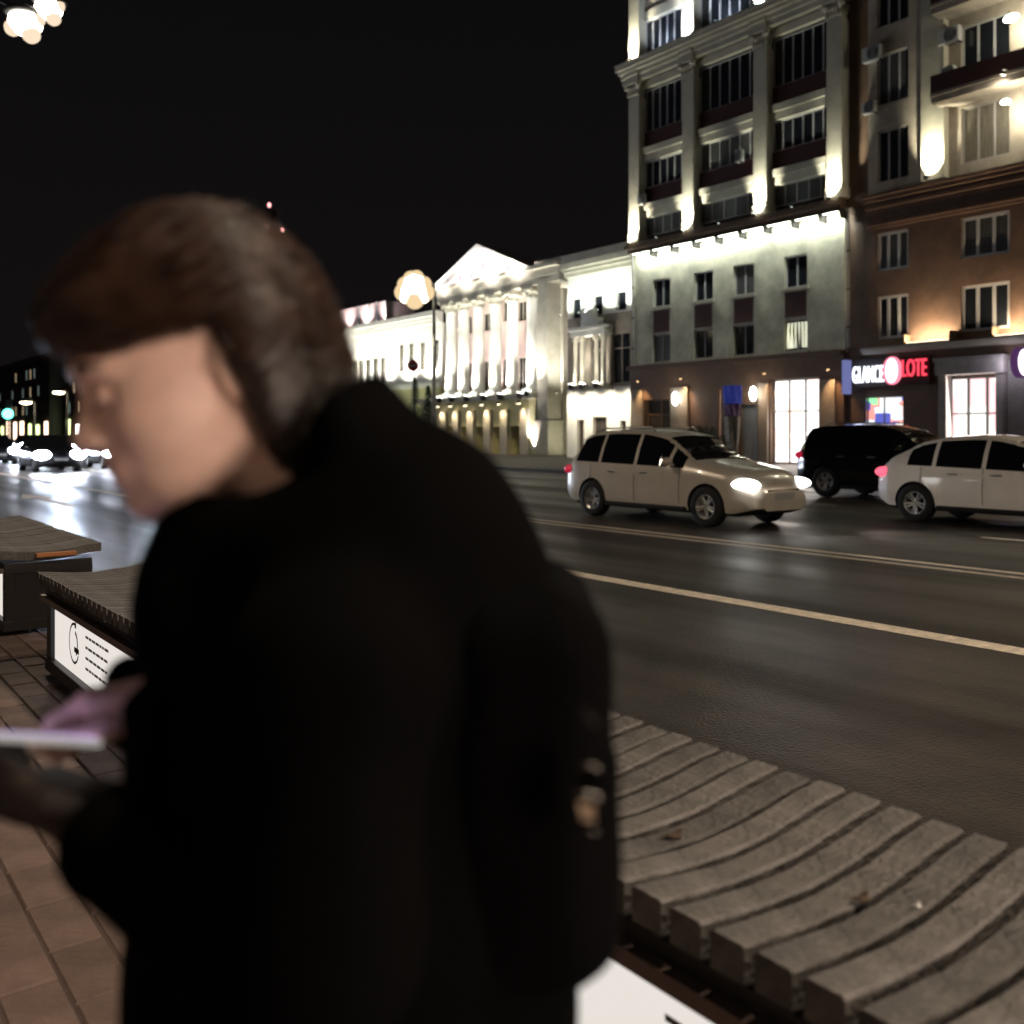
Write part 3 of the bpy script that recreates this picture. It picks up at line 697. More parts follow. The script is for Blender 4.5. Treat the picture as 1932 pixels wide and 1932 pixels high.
# ================================================================== BUILDING B : columned palace
XB = 42.0; XW = 44.2
def gb(u): return YU(u, XB)
def zb(u, v): return ZV(u, v, XB)
B_ = thing('columned_palace', 'long floodlit palace with white columns and a triangular pediment', 'building', (XB, 57, 0))
yb0, yb1 = gb(1013), gb(835)
yend = YU(1069, XW)
holes = []
for u in (1051, 1012, 985, 957): holes.append((YU(u,XW)-.5, YU(u,XW)+.5, ZV(u, 606, XW), ZV(u, 568, XW)))
for y in (YU(957,XW)+2.6, YU(957,XW)+5.2, YU(957,XW)+7.8): holes.append((y-.5, y+.5, holes[0][2], holes[0][3]))
hz = [(a, b__, 4.6, 7.2) for a, b__, c, d in holes]
wall_holes(MB(), XW, yend, 66, 4.2, 12.2, holes+hz).build('portico_wall', M_pink, B_)
for h in holes+hz: window(B_, XW+.15, *h, n=2, fm=M_stone, pm_=M_glass)
MB().box(XW+.35, XW+16, yend, 66, 0, 12.2).build('core_wall', M_brown, B_)
# arcade base
ar_h = []
cu = [1005, 967, 935, 903, 875, 851]
cy_ = [gb(u) for u in cu]
for i in range(len(cy_)-1): ar_h.append((cy_[i]+.55, cy_[i+1]-.55, 0, 2.0))
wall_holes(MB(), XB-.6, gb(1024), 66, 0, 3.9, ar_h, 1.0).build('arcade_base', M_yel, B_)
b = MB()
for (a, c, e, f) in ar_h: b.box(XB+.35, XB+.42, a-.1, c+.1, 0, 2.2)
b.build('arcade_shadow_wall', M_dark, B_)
for y in cy_: MB().box(XB-.85, XB-.6, y-.42, y+.42, 0, 3.2).build('pier', M_stone, B_)
b = MB(); b.box(XB-.95, XW, gb(1024), 66, 3.9, 4.25); b.build('terrace_slab', M_stone, B_)
# corner pier
b = MB(); b.box(XB-.6, XB+.6, gb(1046), gb(1026), 0, 12.0); b.box(XB-.75, XB+.6, gb(1050), gb(1022), 0, 2.4); b.build('corner_pier', M_stone, B_, bevel=.04)
b = MB(); b.box(XW-.4, XW, YU(1070, XW), YU(1062, XW), 0, 12.1); b.build('side_pier', M_stone, B_)
MB().box(XW-.06, XW-.001, yend, gb(1046)-.6, 0, 4.2).build('side_base_wall', M_yel, B_)
# columns
for y in cy_:
    b = MB(); b.box(XB-.55, XB+.55, y-.55, y+.55, 4.25, 4.6)
    prof = [(.52,4.6),(.52,4.72),(.45,4.78),(.45,5.0),(.44,7),(.42,9),(.385,10.9),(.42,10.95),(.42,11.0)]
    b.lathe(prof, (XB, y, 0), 20); b.build('column', M_white, B_)
    b = MB(); b.lathe([(.38,10.98),(.42,11.2),(.55,11.45),(.6,11.5)], (XB, y, 0), 16)
    for sg_ in (-1, 1): b.lathe([(0,-.5),(.17,-.5),(.17,.5),(0,.5)], (XB, y+sg_*.5, 11.45), 12, 'x')
    b.box(XB-.58, XB+.58, y-.66, y+.66, 11.55, 11.75)
    for k in range(6):
        a = 2*math.pi*k/6; b.ell((XB+.47*math.cos(a), y+.47*math.sin(a), 11.2), (.1,.1,.18), 6, 4)
    b.build('capital', M_stone, B_)
b = MB(); ye0 = gb(1066)
b.box(XB-.55, XW, ye0, yb1, 11.75, 12.25); b.box(XB-.62, XW, ye0-.05, yb1+.05, 12.25, 12.75); b.box(XB-.95, XW, ye0-.2, yb1+.2, 12.75, 13.0); b.box(XB-.4, XW, ye0, gb(1016), 13.0, 13.35)
b.build('entablature', M_stone, B_)
yc = (yb0+yb1)/2; zp0, zp1 = 13.0, ZV(916, 466, XB)+.1
b = MB(); b.prism([(yb0+.3, zp0), (yb1-.3, zp0), (yc, zp1-.35)], XB-.35, XB+.2, 'x'); b.build('tympanum', mat('pale_pink', (.75,.60,.60), .8, var=.08, scale=.8), B_)
b = MB()
for s_, ye in ((1, yb0-.25), (-1, yb1+.25)):
    b.prism([(ye, zp0), (ye+s_*.9, zp0), (yc, zp1-.33), (yc, zp1)], XB-.95, XW, 'x')
b.build('raking_cornice', M_white, B_)
# a wreath of relief on the tympanum
for k in range(5): MB().ell((XB-.38, yc+(k-2)*1.5, zp0+.45+(.5 if k == 2 else 0)), (.08,.17,.2), 8, 6).build('relief_ornament', mat('rosy_relief', (.60,.33,.33), .8, var=.1), B_)
# pilasters of the wall behind and left wing
XL = 43.2; yl0, yl1 = YU(834, XL), YU(600, XL)
def gl(u): return YU(u, XL)
whole = []; wl = []
for u in (822, 797, 776, 757): whole.append((gl(u)-.45, gl(u)+.45, 6.9, 9.3))
for u in (722, 708, 694, 680, 667, 655): whole.append((gl(u)-.55, gl(u)+.55, 6.0, 8.4))
wall_holes(MB(), XL, yl0, yl1, 5.4, 10.6, whole).build('wing_wall', M_white, B_)
for h in whole: window(B_, XL+.15, *h, n=2, fm=M_stone, pm_=M_glass)
wall_holes(MB(), XL-.05, yl0, yl1, 0, 5.4, []).build('wing_base_wall', M_yel, B_)
MB().box(XL+.3, XL+14, yl0, yl1, 0, 10.6).build('wing_core_wall', M_brown, B_)
b = MB(); moulding(b, XL, yl0, yl1, 10.6, [(.3,.3),(.5,.25),(.8,.4)]); moulding(b, XL, yl0, yl1, 5.3, [(.3,.3),(.45,.2)]); b.build('wing_cornice', M_white, B_)
b = MB(); b.box(XL-.1, XL+3, gl(729), gl(640), 11.55, 13.4)
b.build('wing_attic', M_pink, B_)
for u in (680, 697, 713, 729): MB().box(XL-.2, XL-.1, gl(u)-.15, gl(u)+.15, 11.55, 13.4).build('attic_pilaster', M_white, B_)
for i, y in enumerate(cy_):
    nm = ['nearest the corner pier','second from the corner pier','third from the corner pier','fourth from the corner pier','fifth from the corner pier','farthest from the corner pier'][i]
    floodlight('big uplight at the foot of the portico column %s' % nm, (XB-1.1, y, 4.3), (XB-.3, y, 8.5), 2600, (1,1,.86), 80, 'column uplights', em=40, s=2.6)
    floodlight('lamp on the arcade pier under the portico column %s' % nm, (XB-1.25, y, 3.55), (XB-.85, y, 1.5), 260, WARM, 80, 'arcade pier lamps', em=20, s=1.4)
for i, (y, X_) in enumerate(((gb(1028), XB-1.6), (YU(1062, XW), XW-1.2))):
    floodlight(['big uplight on the corner pier of the portico', 'uplight at the far right pier of the palace'][i], (X_, y, 4.4), (X_+1.0, y, 9.5), 1500, (1,.97,.9), 90, 'pier uplights', em=40, s=2.4)
floodlight('added floodlight in the court lighting the side of the corner pier', (40.6, 45.8, 4.5), (42.6, 50.5, 8.5), 2200, (1,.97,.86), 80, em=5, s=.6)  # added to brighten the dark side of the corner pier
floodlight('added low floodlight in the court on the base of the corner pier', (40.8, 45.9, .6), (42.8, 49.6, 2.4), 420, (1,.96,.70), 90, em=5, s=.6)  # added to lift the dark portico base
floodlight('added ground floodlight for the pink wall right of the corner pier', (XW-3.2, YU(1060, XW)-.5, .5), (XW, YU(1058, XW), 7.0), 1500, (1,.9,.86), 80, em=5, s=.6)  # added to light a wall that otherwise stays dark
for i in range(4):
    y = yb0+1.2+i*(yb1-yb0-2.4)/3
    floodlight('pediment floodlight %s from the right' % ['first','second','third','fourth'][i], (XB-2.4, y, 12.9), (XB, y, 14.2), 620, (1,.92,.91), 120, 'pediment floodlights', em=5, s=.6)
    floodlight('portico soffit light %s from the right' % ['first','second','third','fourth'][i], (XB+1.0, y, 4.6), (XW, y, 8.5), 750, (1,.88,.86), 110, 'portico wall lights', em=5, s=.6)
for i in range(5):
    y = yl0+1.5+i*3.6
    floodlight('wing washer %s from the portico' % ['first','second','third','fourth','fifth'][i], (XL-1.8, y, 5.9), (XL, y, 9.0), 1700, (1,.96,.82), 125, 'wing washers', em=8, s=.8)
    floodlight('wing base washer %s from the portico' % ['first','second','third','fourth','fifth'][i], (XL-2.0, y, .4), (XL, y, 3.0), 500, (.97,1,.7), 120, 'wing base washers', em=8, s=.8)
    if i > 1: floodlight('attic washer %s above the wing cornice' % ['','','nearest the portico','in the middle','farthest from the portico'][i], (XL-1.2, y, 11.6), (XL, y, 13.0), 600, (1,.85,.88), 110, 'wing attic washers', em=5, s=.6)

# small firs in front of the wing
M_fir = mat('fir_needles', (.03,.05,.025), .9, var=.4, scale=20)
M_bark = mat('bark', (.05,.035,.025), .9)
for i, (u, v, lb) in enumerate(((783, 712, 'dark narrow fir left of the other one by the palace wing'), (808, 727, 'dark narrow fir right of the other one by the palace wing'))):
    X = 41.0; y = YU(u, X); z1 = ZV(u, v, X)
    t = thing('fir_tree', lb, 'tree', (X, y, 0), 'firs by the palace'); rr = random.Random(i+5)
    MB().tube([(X,y,0),(X,y,z1-.2)], [.1,.02], 7).build('trunk', M_bark, t)
    b = MB()
    for k in range(900):
        f = rr.random()**.8; z = .4+(z1-.4)*f; r_ = (1-f)*1.15*rr.uniform(.3, 1)+.03; a = rr.uniform(0, 6.28)
        c = Vector((X+r_*math.cos(a), y+r_*math.sin(a), z)); d = Vector((math.cos(a), math.sin(a), -.5)).normalized()*.28; s_ = Vector((-math.sin(a), math.cos(a), 0))*.06
        b.add([c-s_, c+s_, c+d], [(0,1,2)])
    b.build('crown', M_fir, t)

# ================================================================== far buildings on the left
M_far = mat('far_facade', (.16,.155,.16), .9, var=.2, scale=.3)
M_flit = emit('far_window_warm', (1,.75,.45), .7); M_flc = emit('far_window_cool', (.6,.8,.75), .35)
for i, (X, y0, y1, h, lb) in enumerate(((38, 92, 128, 13, 'dim distant house beyond the palace, right one of the far row'), (39, 130, 176, 17, 'dim distant house in the middle of the far row'), (37, 178, 250, 15, 'dim distant house at the left end of the far row'))):
    t = thing('distant_house', lb, 'building', (X, (y0+y1)/2, 0)); hs = []
    rr = random.Random(i)
    ny = int((y1-y0)/3.4)
    for a in range(ny):
        for f in range(int((h-5)/3.3)): 
            yy_ = y0+1.6+a*3.4; hs.append((yy_, yy_+1.5, 5+f*3.3, 6.9+f*3.3))
    wall_holes(MB(), X, y0, y1, 0, h, hs).build('wall', M_far, t); MB().box(X+.4, X+14, y0, y1, 0, h).build('core_wall', M_far, t)
    MB().box(X-.4, X+14.3, y0-.2, y1+.2, h, h+.5).build('roof', M_roof, t)
    for hh in hs: window(t, X+.15, *hh, n=2, fm=M_gframe, pm_=rr.choice([M_glass, M_glass, M_glass, M_flit, M_flc]))
    for a in range(0, ny, 2):
        yy_ = y0+1.2+a*3.4
        c = rr.choice([('far_shop_green', (.3,1,.6), 3.5), ('far_shop_white', (1,.98,.9), 6), ('far_shop_warm', (1,.7,.5), 4), ('far_shop_yellow', (.8,1,.4), 3)])
        z1_ = rr.uniform(2.6, 4.2)
        MB().box(X-.12, X-.02, yy_, yy_+rr.uniform(1.6,3.2), .4, z1_).build('lit_shopfront', emit(*c), t)
# distant tower with aviation lights
p = PT(516, 600, 300); TX, TY = p.x, p.y
t = thing('distant_tower', 'dark high-rise far away with red aviation lights', 'building', (TX, TY, 0))
b = MB(); b.box(TX-14, TX+14, TY-14, TY+14, 0, 38); b.box(TX-9, TX+9, TY-9, TY+9, 38, 55); b.box(TX-.7, TX+.7, TY-.7, TY+.7, 55, 72); b.build('shaft', mat('far_dark', (.004,.004,.005), .9, var=0, bump=0), t)
for (u, v) in ((508, 387), (502, 430), (532, 435)):
    q = PT(u, v, 296); MB().ell(q, (.55,.55,.8), 10, 6).build('aviation_light', emit('aviation_red', (1,.42,.40), 2.5), t)
MB().tube([PT(508,387,296), PT(508,440,296)], .15, 6).build('mast', M_black, t); MB().tube([PT(532,435,296), PT(532,460,296)], .15, 6).build('mast', M_black, t)

# ================================================================== street lamps
def street_lamp(X, Y, h, arm, W, label, head_r=.28, em=30, col=NEUT, heads=2, grp='street lamps', globe=0):
    t = thing('street_lamp', label, 'street lamp', (X, Y, 0), grp)
    b = MB(); b.lathe([(.2,0),(.2,.5),(.12,.6),(.075,h)], (X, Y, 0), 12); b.build('pole', M_metal, t)
    for k in range(heads):
        dy = (k-(heads-1)/2)*.9
        b = MB(); b.tube([(X,Y,h-.6),(X+arm*.3,Y+dy*.6,h),(X+arm,Y+dy,h+.1)], .04, 8); b.build('arm', M_metal, t)
        hx, hy = X+arm*1.08, Y+dy
        hd = MB().ell((hx, hy, h+.06), (head_r*1.5, head_r, head_r*.55), 14, 8).build('lamp_head', M_metal, t)
        m_ = emit('diffuser%g%s' % (em, col), col, em)
        if globe:
            mo_ = emit('halo_outer', (1,.74,.42), .95)  # lamp glow built as globes, the dim outer ones its halo
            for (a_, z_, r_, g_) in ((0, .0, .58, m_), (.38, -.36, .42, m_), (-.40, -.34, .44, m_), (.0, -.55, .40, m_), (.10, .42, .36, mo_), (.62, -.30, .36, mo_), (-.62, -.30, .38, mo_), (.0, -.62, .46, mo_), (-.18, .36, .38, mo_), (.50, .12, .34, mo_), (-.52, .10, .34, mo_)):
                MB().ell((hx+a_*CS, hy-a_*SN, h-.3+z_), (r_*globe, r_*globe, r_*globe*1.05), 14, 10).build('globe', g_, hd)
        else: MB().ell((hx, hy, h-.06), (head_r*1.2, head_r*.85, head_r*.5), 14, 8).build('diffuser', m_, hd)
        lamp('SPOT', 'street_lamp_light', (hx, hy, h-.28-globe*1.8), W, col, t, (hx+.001, hy, 0), .2, 150, .6)
    return t
SW = (1,.80,.60)
q1 = PT(45, 30, 16.0)
L1 = thing('street_lamp', 'twin-headed street lamp glaring at the top left corner', 'street lamp', (2.9, 18.0, 0), 'street lamps')
b = MB(); b.lathe([(.2,0),(.2,.5),(.12,.6),(.08,9.2)], (2.7, 19.0, 0), 12); b.build('pole', M_metal, L1)
for (u, v, r_) in ((48, 42, .27), (92, 16, .22)):
    q = PT(u, v, 16.2)
    MB().tube([(2.7,19.0,9.1), ((q.x+2.7)/2, (q.y+19)/2, max(q.z+.5, 8.8)), (q.x, q.y, q.z+.2)], .035, 8).build('arm', M_metal, L1)
    hd = MB().ell((q.x, q.y, q.z+r_*.55), (r_*1.3, r_*1.2, r_*.35), 14, 8).build('lamp_head', M_metal, L1)
    MB().ell((q.x, q.y, q.z), (r_, r_, r_*.85), 16, 10).build('diffuser', emit('twin_diffuser', (1,.93,.80), 22), hd)
    for (a_, z_, k_) in ((-.8, -.35, .45), (.35, -.75, .5), (.75, .2, .42)): MB().ell((q.x+a_*r_*CS, q.y-a_*r_*SN, q.z+z_*r_), (r_*k_*1.15,)*3, 12, 8).build('glare_ball', emit('glare_warm', (1,.80,.58), 1.0), hd)  # dim balls added round the diffuser to shape an irregular warm glare
    lamp('SPOT', 'street_lamp_light', (q.x, q.y, q.z-.35), 800, SW, L1, (q.x+.001, q.y, 0), .2, 150, .6)
street_lamp(2.75, -13.0, 8.6, 1.0, 500, 'twin street lamp added farther back along the near pavement', col=SW)  # added out of view to brighten the cars
street_lamp(2.75, -1.4, 8.6, 1.0, 1200, 'twin street lamp on the near pavement behind the camera', col=SW)
street_lamp(2.75, 44.0, 8.6, .8, 900, 'twin street lamp far along the near pavement', col=SW)
q = PT(782, 548, 49.5)
street_lamp(q.x+1.2, q.y, q.z+.5, -1.1, 800, 'street lamp with its warm glow shaped as globes in front of the palace wing', head_r=.3, em=9, col=(1,.88,.62), heads=1, globe=1.15)
street_lamp(25.2, 1.0, 9.0, -1.4, 1100, 'tall street lamp on the far pavement beyond the right edge', col=SW)
# unseen shopfront behind the camera, its glowing panes added to light face and pavement
nb = thing('shop_building', 'unseen shopfront behind the viewer, added to light the face and pavement', 'building', (-6, 0, 0))
nh = [(y, y+2.4, .5, 3.2) for y in (-7.6, -4.4, -1.2, 2.0)]
wall_holes(MB(), 0, 0, 1, 0, 1, [])
b = MB(); b.box(-9, -6.2, -9, 5.6, 0, 14); b.build('wall', M_beige, nb)
for i, h in enumerate(nh):
    b = MB(); b.box(-6.2, -6.08, h[0]-.12, h[0], h[2]-.1, h[3]+.1); b.box(-6.2, -6.08, h[1], h[1]+.12, h[2]-.1, h[3]+.1); b.box(-6.2, -6.08, h[0], h[1], h[3], h[3]+.1); b.box(-6.2, -6.08, h[0], h[1], h[2]-.1, h[2])
    f_ = b.build('window', M_black, nb); MB().box(-6.19, -6.15, h[0], h[1], h[2], h[3]).build('lit_pane', emit('fill_pane', (1,.74,.55), .7), f_)
t = thing('fill_light_panel', 'added lit panel behind the viewer, fill light for the face', 'advertising panel', (1.85, -2.6, 0))  # unseen light source added behind the camera to brighten the face
MB().box(1.2, 2.5, -2.75, -2.6, .2, 1.75).build('case', M_black, t, bevel=.02); MB().box(1.75, 1.95, -2.74, -2.62, 0, .2).build('foot', M_black, t)
MB().box(1.27, 2.43, -2.598, -2.59, .26, 1.69).build('lit_panel', emit('fill_face', (1,.78,.63), 20), t)
for (u, v, lb, em) in ((112, 738, 'distant warm street lamp right of the other distant lamp', 30), (50, 757, 'distant warm street lamp left of the other distant lamp', 25)):
    q = PT(u, v, 100)
    street_lamp(q.x+.8, q.y, q.z, -.8, 700, lb, head_r=.5, em=em, col=(1,.8,.55), heads=1, grp='distant street lamps')
# traffic light and no entry sign
q = PT(16, 781, 95)
t = thing('traffic_light', 'traffic light showing green at the left edge', 'traffic light', (q.x, q.y, 0))
MB().tube([(q.x, q.y, 0), (q.x, q.y, q.z+1.4)], .09, 8).build('pole', M_black, t)
MB().box(q.x-.3, q.x+.3, q.y-.18, q.y+.2, q.z-.7, q.z+1.4).build('housing', M_black, t)
MB().ell((q.x-.1, q.y-.25, q.z), (.5,.25,.5), 14, 8).build('green_light', emit('signal_green', (.15,1,.75), 5), t)
q = PT(779, 690, 44)
t = thing('no_entry_sign', 'round red no entry sign on a post before the palace', 'road sign', (q.x, q.y, 0))
MB().tube([(q.x+.05, q.y, 0), (q.x+.05, q.y, q.z+.3)], .04, 8).build('post', M_black, t)
pl = MB(); d = Vector((-SN, -CS, 0)); sd = Vector((CS, -SN, 0)); n = 24
def disc(b, c, r_, off):
    c = Vector(c)+d*off; vs = [c+sd*r_*math.cos(2*math.pi*k/n)+Vector((0,0,r_*math.sin(2*math.pi*k/n))) for k in range(n)]
    vs2 = [p_-d*.02 for p_ in vs]; b.add(vs+vs2, [tuple(range(n)), tuple(range(2*n-1, n-1, -1))]+[(k, (k+1) % n, (k+1) % n+n, k+n) for k in range(n)])
disc(pl, q, .26, .06); pl = pl.build('sign_plate', mat('sign_red', (.28,.03,.03), .5, var=0, bump=0), t)
b = MB(); c = Vector(q)+d*.075; b.add([c-sd*.18-Vector((0,0,.04)), c+sd*.18-Vector((0,0,.04)), c+sd*.18+Vector((0,0,.04)), c-sd*.18+Vector((0,0,.04))], [(0,1,2,3)]); b.build('white_bar', M_frame, pl)
# crossing sign + banner thing on the far pavement
Xn = 31.0
yb_ = YU(1382, Xn)
t = thing('draped_stand', 'pavement stand draped in blue, violet and pale cloth before the grey door', 'stand', (Xn, yb_, 0))
def drape(name, z0, z1, r0, r1, m, fold, ph=0):
    b = MB(); vs = []; fs = []; n = 28; k = 7
    for i in range(k+1):
        tt = i/k; z = z0+(z1-z0)*tt; r_ = r0+(r1-r0)*tt
        for j in range(n):
            a = 2*math.pi*j/n; q_ = r_*(1+fold*math.sin(5*a+ph+tt*2)); vs.append((Xn+q_*math.cos(a), yb_+q_*math.sin(a), z))
    for i in range(k):
        for j in range(n): fs.append((i*n+j, i*n+(j+1) % n, (i+1)*n+(j+1) % n, (i+1)*n+j))
    fs.append(tuple(range(n))); b.add(vs, fs, True); b.build(name, m, t)
zt_ = ZV(1382, 728, Xn); zm1 = ZV(1382, 762, Xn); zm2 = ZV(1382, 786, Xn)
drape('blue_cloth', zm1, zt_, .34, .36, mat('blue_cloth', (.02,.03,.25), .7, var=.5, scale=4, emis=(.1,.15,.9), es=.12), .12)  # faint blue glow put into the cloth
drape('violet_cloth', zm2, zm1, .24, .35, mat('violet_cloth', (.35,.2,.42), .7, var=.5, scale=6), .15, 1)
drape('pale_cloth', .05, zm2, .17, .3, mat('pale_cloth', (.5,.46,.38), .8, var=.3, scale=5), .18, 2)
MB().tube([(Xn,yb_,0),(Xn,yb_,zt_+.1)], .03, 6).build('pole', M_black, t)
MB().box(Xn-.3,Xn+.3,yb_-.3,yb_+.3,0,.06).build('base', M_black, t)
Yp = YU(1357, 34.5)
t = thing('door_frame_post', 'thin orange lit post with a short arm left of the draped stand', 'post', (34.5, Yp, 0))
b = MB(); b.tube([(34.5,Yp,0),(34.5,Yp,ZV(1357,733,34.5))], .06, 8); b.tube([(34.5,Yp,ZV(1357,735,34.5)),(34.5,Yp-.55,ZV(1357,733,34.5))], .05, 8); b.build('post', mat('orange_post', (.45,.22,.10), .6), t)
# small plaza planter hedge : green
M_hedge = mat('hedge_leaf', (.03,.12,.06), .8, var=.5, scale=12)
q = onz(1325, 876, 0); rr = random.Random(2)
X = 25.9; y = YU(1322, X)
t = thing('potted_shrub', 'green leafy shrub in a tub behind the silver car', 'plant', (X, y, 0))
MB().lathe([(0,0),(.42,0),(.55,.6),(.5,.6),(.46,.5)], (X,y,0), 16).build('tub', M_grey, t)
b = MB()
for k in range(1100):
    a = rr.uniform(0, 6.28); e = rr.uniform(-.3, 1.4); r_ = rr.uniform(.3,.85)
    c = Vector((X+r_*math.cos(a)*math.cos(e), y+r_*math.sin(a)*math.cos(e)*1.15, .95+r_*math.sin(e)*.9)); d_ = Vector((rr.uniform(-1,1),rr.uniform(-1,1),rr.uniform(-.3,1))).normalized()
    s_ = d_.orthogonal().normalized()*.04; b.add([c-s_, c+d_*.07, c+s_, c+d_*.17], [(0,1,3),(1,2,3)])
b.build('leaves', M_hedge, t); MB().tube([(X,y,.3),(X,y,1.2)], .05, 6).build('stem', M_bark, t)
floodlight('low green spotlight lighting the tub shrub', (X-1.0, y-.6, .25), (X, y, 1.1), 18, (.5,1,.75), 80, em=6, s=.6)
# ================================================================== vehicles
M_tyre = mat('tyre_rubber', (.012,.012,.012), .85, var=.1, bump=0)
M_rim = mat('alloy_rim', (.45,.45,.44), .3, .8, var=.1, bump=0)
M_under = mat('underbody_black', (.008,.008,.008), .9, var=0, bump=0)
M_cglass = mat('car_glass', (.006,.007,.008), .05, var=0, bump=0, spec=.8)
def car_paint(name, col, rough=.3, metal=.2): return mat(name, col, rough, metal, var=.06, scale=3, bump=0, coat=.8)
def interp(xs, tab):
    tx = [t[0] for t in tab]; ty = [t[1] for t in tab]
    return np.interp(xs, tx, ty)
def smooth(a, n=1):
    for _ in range(n): b = a.copy(); b[1:-1] = (a[:-2]+2*a[1:-1]+a[2:])/4; a = b
    return a
def car_shell(L, W, zb, top, belt, wtab, roofw, glass, ws, rw, pillars, wheels, wr, paint):
    xs = set(np.linspace(0, L, 46)); 
    for p in pillars: xs |= {p-.035, p+.035}
    xs |= {ws[0], ws[1], rw[0], rw[1], glass[0], glass[1], .03, L-.03}
    xs = np.array(sorted(xs))
    zt = smooth(interp(xs, top), 1); be = interp(xs, belt); be = np.minimum(be, zt-.02)
    hw = smooth(interp(xs, wtab), 1)*W/2; bot = interp(xs, zb)
    rings = []
    for i, x in enumerate(xs):
        w_, z0, z1, b_ = hw[i], bot[i], zt[i], be[i]
        gh = max(0, min(1, (z1-b_)/.35)); rw_ = w_*(.93*(1-gh)+roofw*gh)
        h = b_-z0
        r = [(0, z0), (.82*w_, z0), (.955*w_, z0+.05), (.992*w_, z0+.22*h), (1.0*w_, z0+.5*h), (.985*w_, z0+.72*h), (.992*w_, z0+.84*h), (.955*w_, b_),
             (.955*w_*.5+rw_*.5+.012*gh, b_*.5+z1*.5-.01*gh), (rw_+.01, z1-.07*gh-.004), (rw_*.93, z1-.018*gh), (rw_*.5, z1+.012), (0, z1+.02)]
        rings.append([(x, y, z) for y, z in r]+[(x, -y, z) for y, z in r[-2:0:-1]])
    n = len(rings[0]); vs = [v for r in rings for v in r]; fs = []; mi = []
    def seg(j): return j if j < 12 else n-1-j
    for i in range(len(xs)-1):
        xm = (xs[i]+xs[i+1])/2
        for j in range(n):
            a, b = i*n+j, i*n+(j+1) % n
            fs.append((a, b, b+n, a+n)); k = seg(j); m = 0
            side = k in (7, 8); topb = k in (10, 11)
            inpil = any(abs(xm-p) < .034 for p in pillars)
            if side and glass[0] < xm < glass[1] and not inpil and be[i] < zt[i]-.12 and be[i+1] < zt[i+1]-.12: m = 1
            if topb and (ws[0] < xm < ws[1]): m = 2
            if topb and (rw[0] < xm < rw[1]): m = 3
            if k in (0, 1): m = 4
            mi.append(m)
    fs.append(tuple(range(n-1, -1, -1))); mi.append(0); fs.append(tuple((len(xs)-1)*n+j for j in range(n))); mi.append(0)
    me = bpy.data.meshes.new('body'); me.from_pydata(vs, [], fs)
    for m in (paint, M_cglass, M_cglass, M_cglass, M_under): me.materials.append(m)
    # distinct slots even where the material repeats
    for p, m in zip(me.polygons, mi): p.material_index = m; p.use_smooth = True
    o = bpy.data.objects.new('body', me); COL.objects.link(o)
    cuts = []
    for wx in wheels:
        for s in (-1, 1):
            b = MB(); y0_ = s*(W/2-.27); y1_ = s*(W/2+.2); sg_ = 28
            b.lathe([(0, min(y0_, y1_)), (wr+.045, min(y0_, y1_)), (wr+.045, max(y0_, y1_)), (0, max(y0_, y1_))], (wx, 0, wr), sg_, 'y', False)
            cm = b.mesh('cut'); bm = bmesh.new(); bm.from_mesh(cm); bmesh.ops.remove_doubles(bm, verts=bm.verts, dist=1e-5); bmesh.ops.recalc_face_normals(bm, faces=bm.faces); bm.to_mesh(cm); bm.free()
            for m in (paint, M_cglass, M_cglass, M_cglass, M_under): cm.materials.append(m)
            for p in cm.polygons: p.material_index = 4
            c = bpy.data.objects.new('cut', cm); COL.objects.link(c); cuts.append(c)
            md = o.modifiers.new('b', 'BOOLEAN'); md.object = c; md.operation = 'DIFFERENCE'; md.solver = 'EXACT'
    dg = bpy.context.evaluated_depsgraph_get(); dg.update(); me2 = bpy.data.meshes.new_from_object(o.evaluated_get(dg))
    bpy.data.objects.remove(o)
    for c in cuts: bpy.data.objects.remove(c)
    return me2
def split_shell(me, root, paint):
    out = {}
    for idx, name, m in ((0, 'body', paint), (1, 'side_window', M_cglass), (2, 'windscreen', M_cglass), (3, 'rear_window', M_cglass), (4, 'underbody', M_under)):
        bm = bmesh.new(); bm.from_mesh(me)
        bmesh.ops.delete(bm, geom=[f for f in bm.faces if f.material_index != idx], context='FACES')
        if not bm.faces: bm.free(); continue
        for f in bm.faces: f.material_index = 0
        if idx in (1,):
            # one mesh per window
            seen = set(); isl = []
            bm.faces.ensure_lookup_table()
            for f in bm.faces:
                if f.index in seen: continue
                st = [f]; comp = []
                seen.add(f.index)
                while st:
                    a = st.pop(); comp.append(a)
                    for e in a.edges:
                        for g_ in e.link_faces:
                            if g_.index not in seen: seen.add(g_.index); st.append(g_)
                isl.append([[tuple(v.co) for v in ff.verts] for ff in comp])
            for comp in isl:
                b = MB()
                for poly in comp: b.add(poly, [tuple(range(len(poly)))], True)
                mm = b.mesh(name); bm2 = bmesh.new(); bm2.from_mesh(mm); bmesh.ops.remove_doubles(bm2, verts=bm2.verts, dist=1e-4); bm2.to_mesh(mm); bm2.free()
                mm.materials.append(m); place(name, mm, root)
            bm.free(); continue
        mm = bpy.data.meshes.new(name); bm.to_mesh(mm); bm.free(); mm.materials.clear(); mm.materials.append(m)
        if idx in (0,): mm.set_sharp_from_angle(angle=R(35))
        out[idx] = place(name, mm, root)
    return out
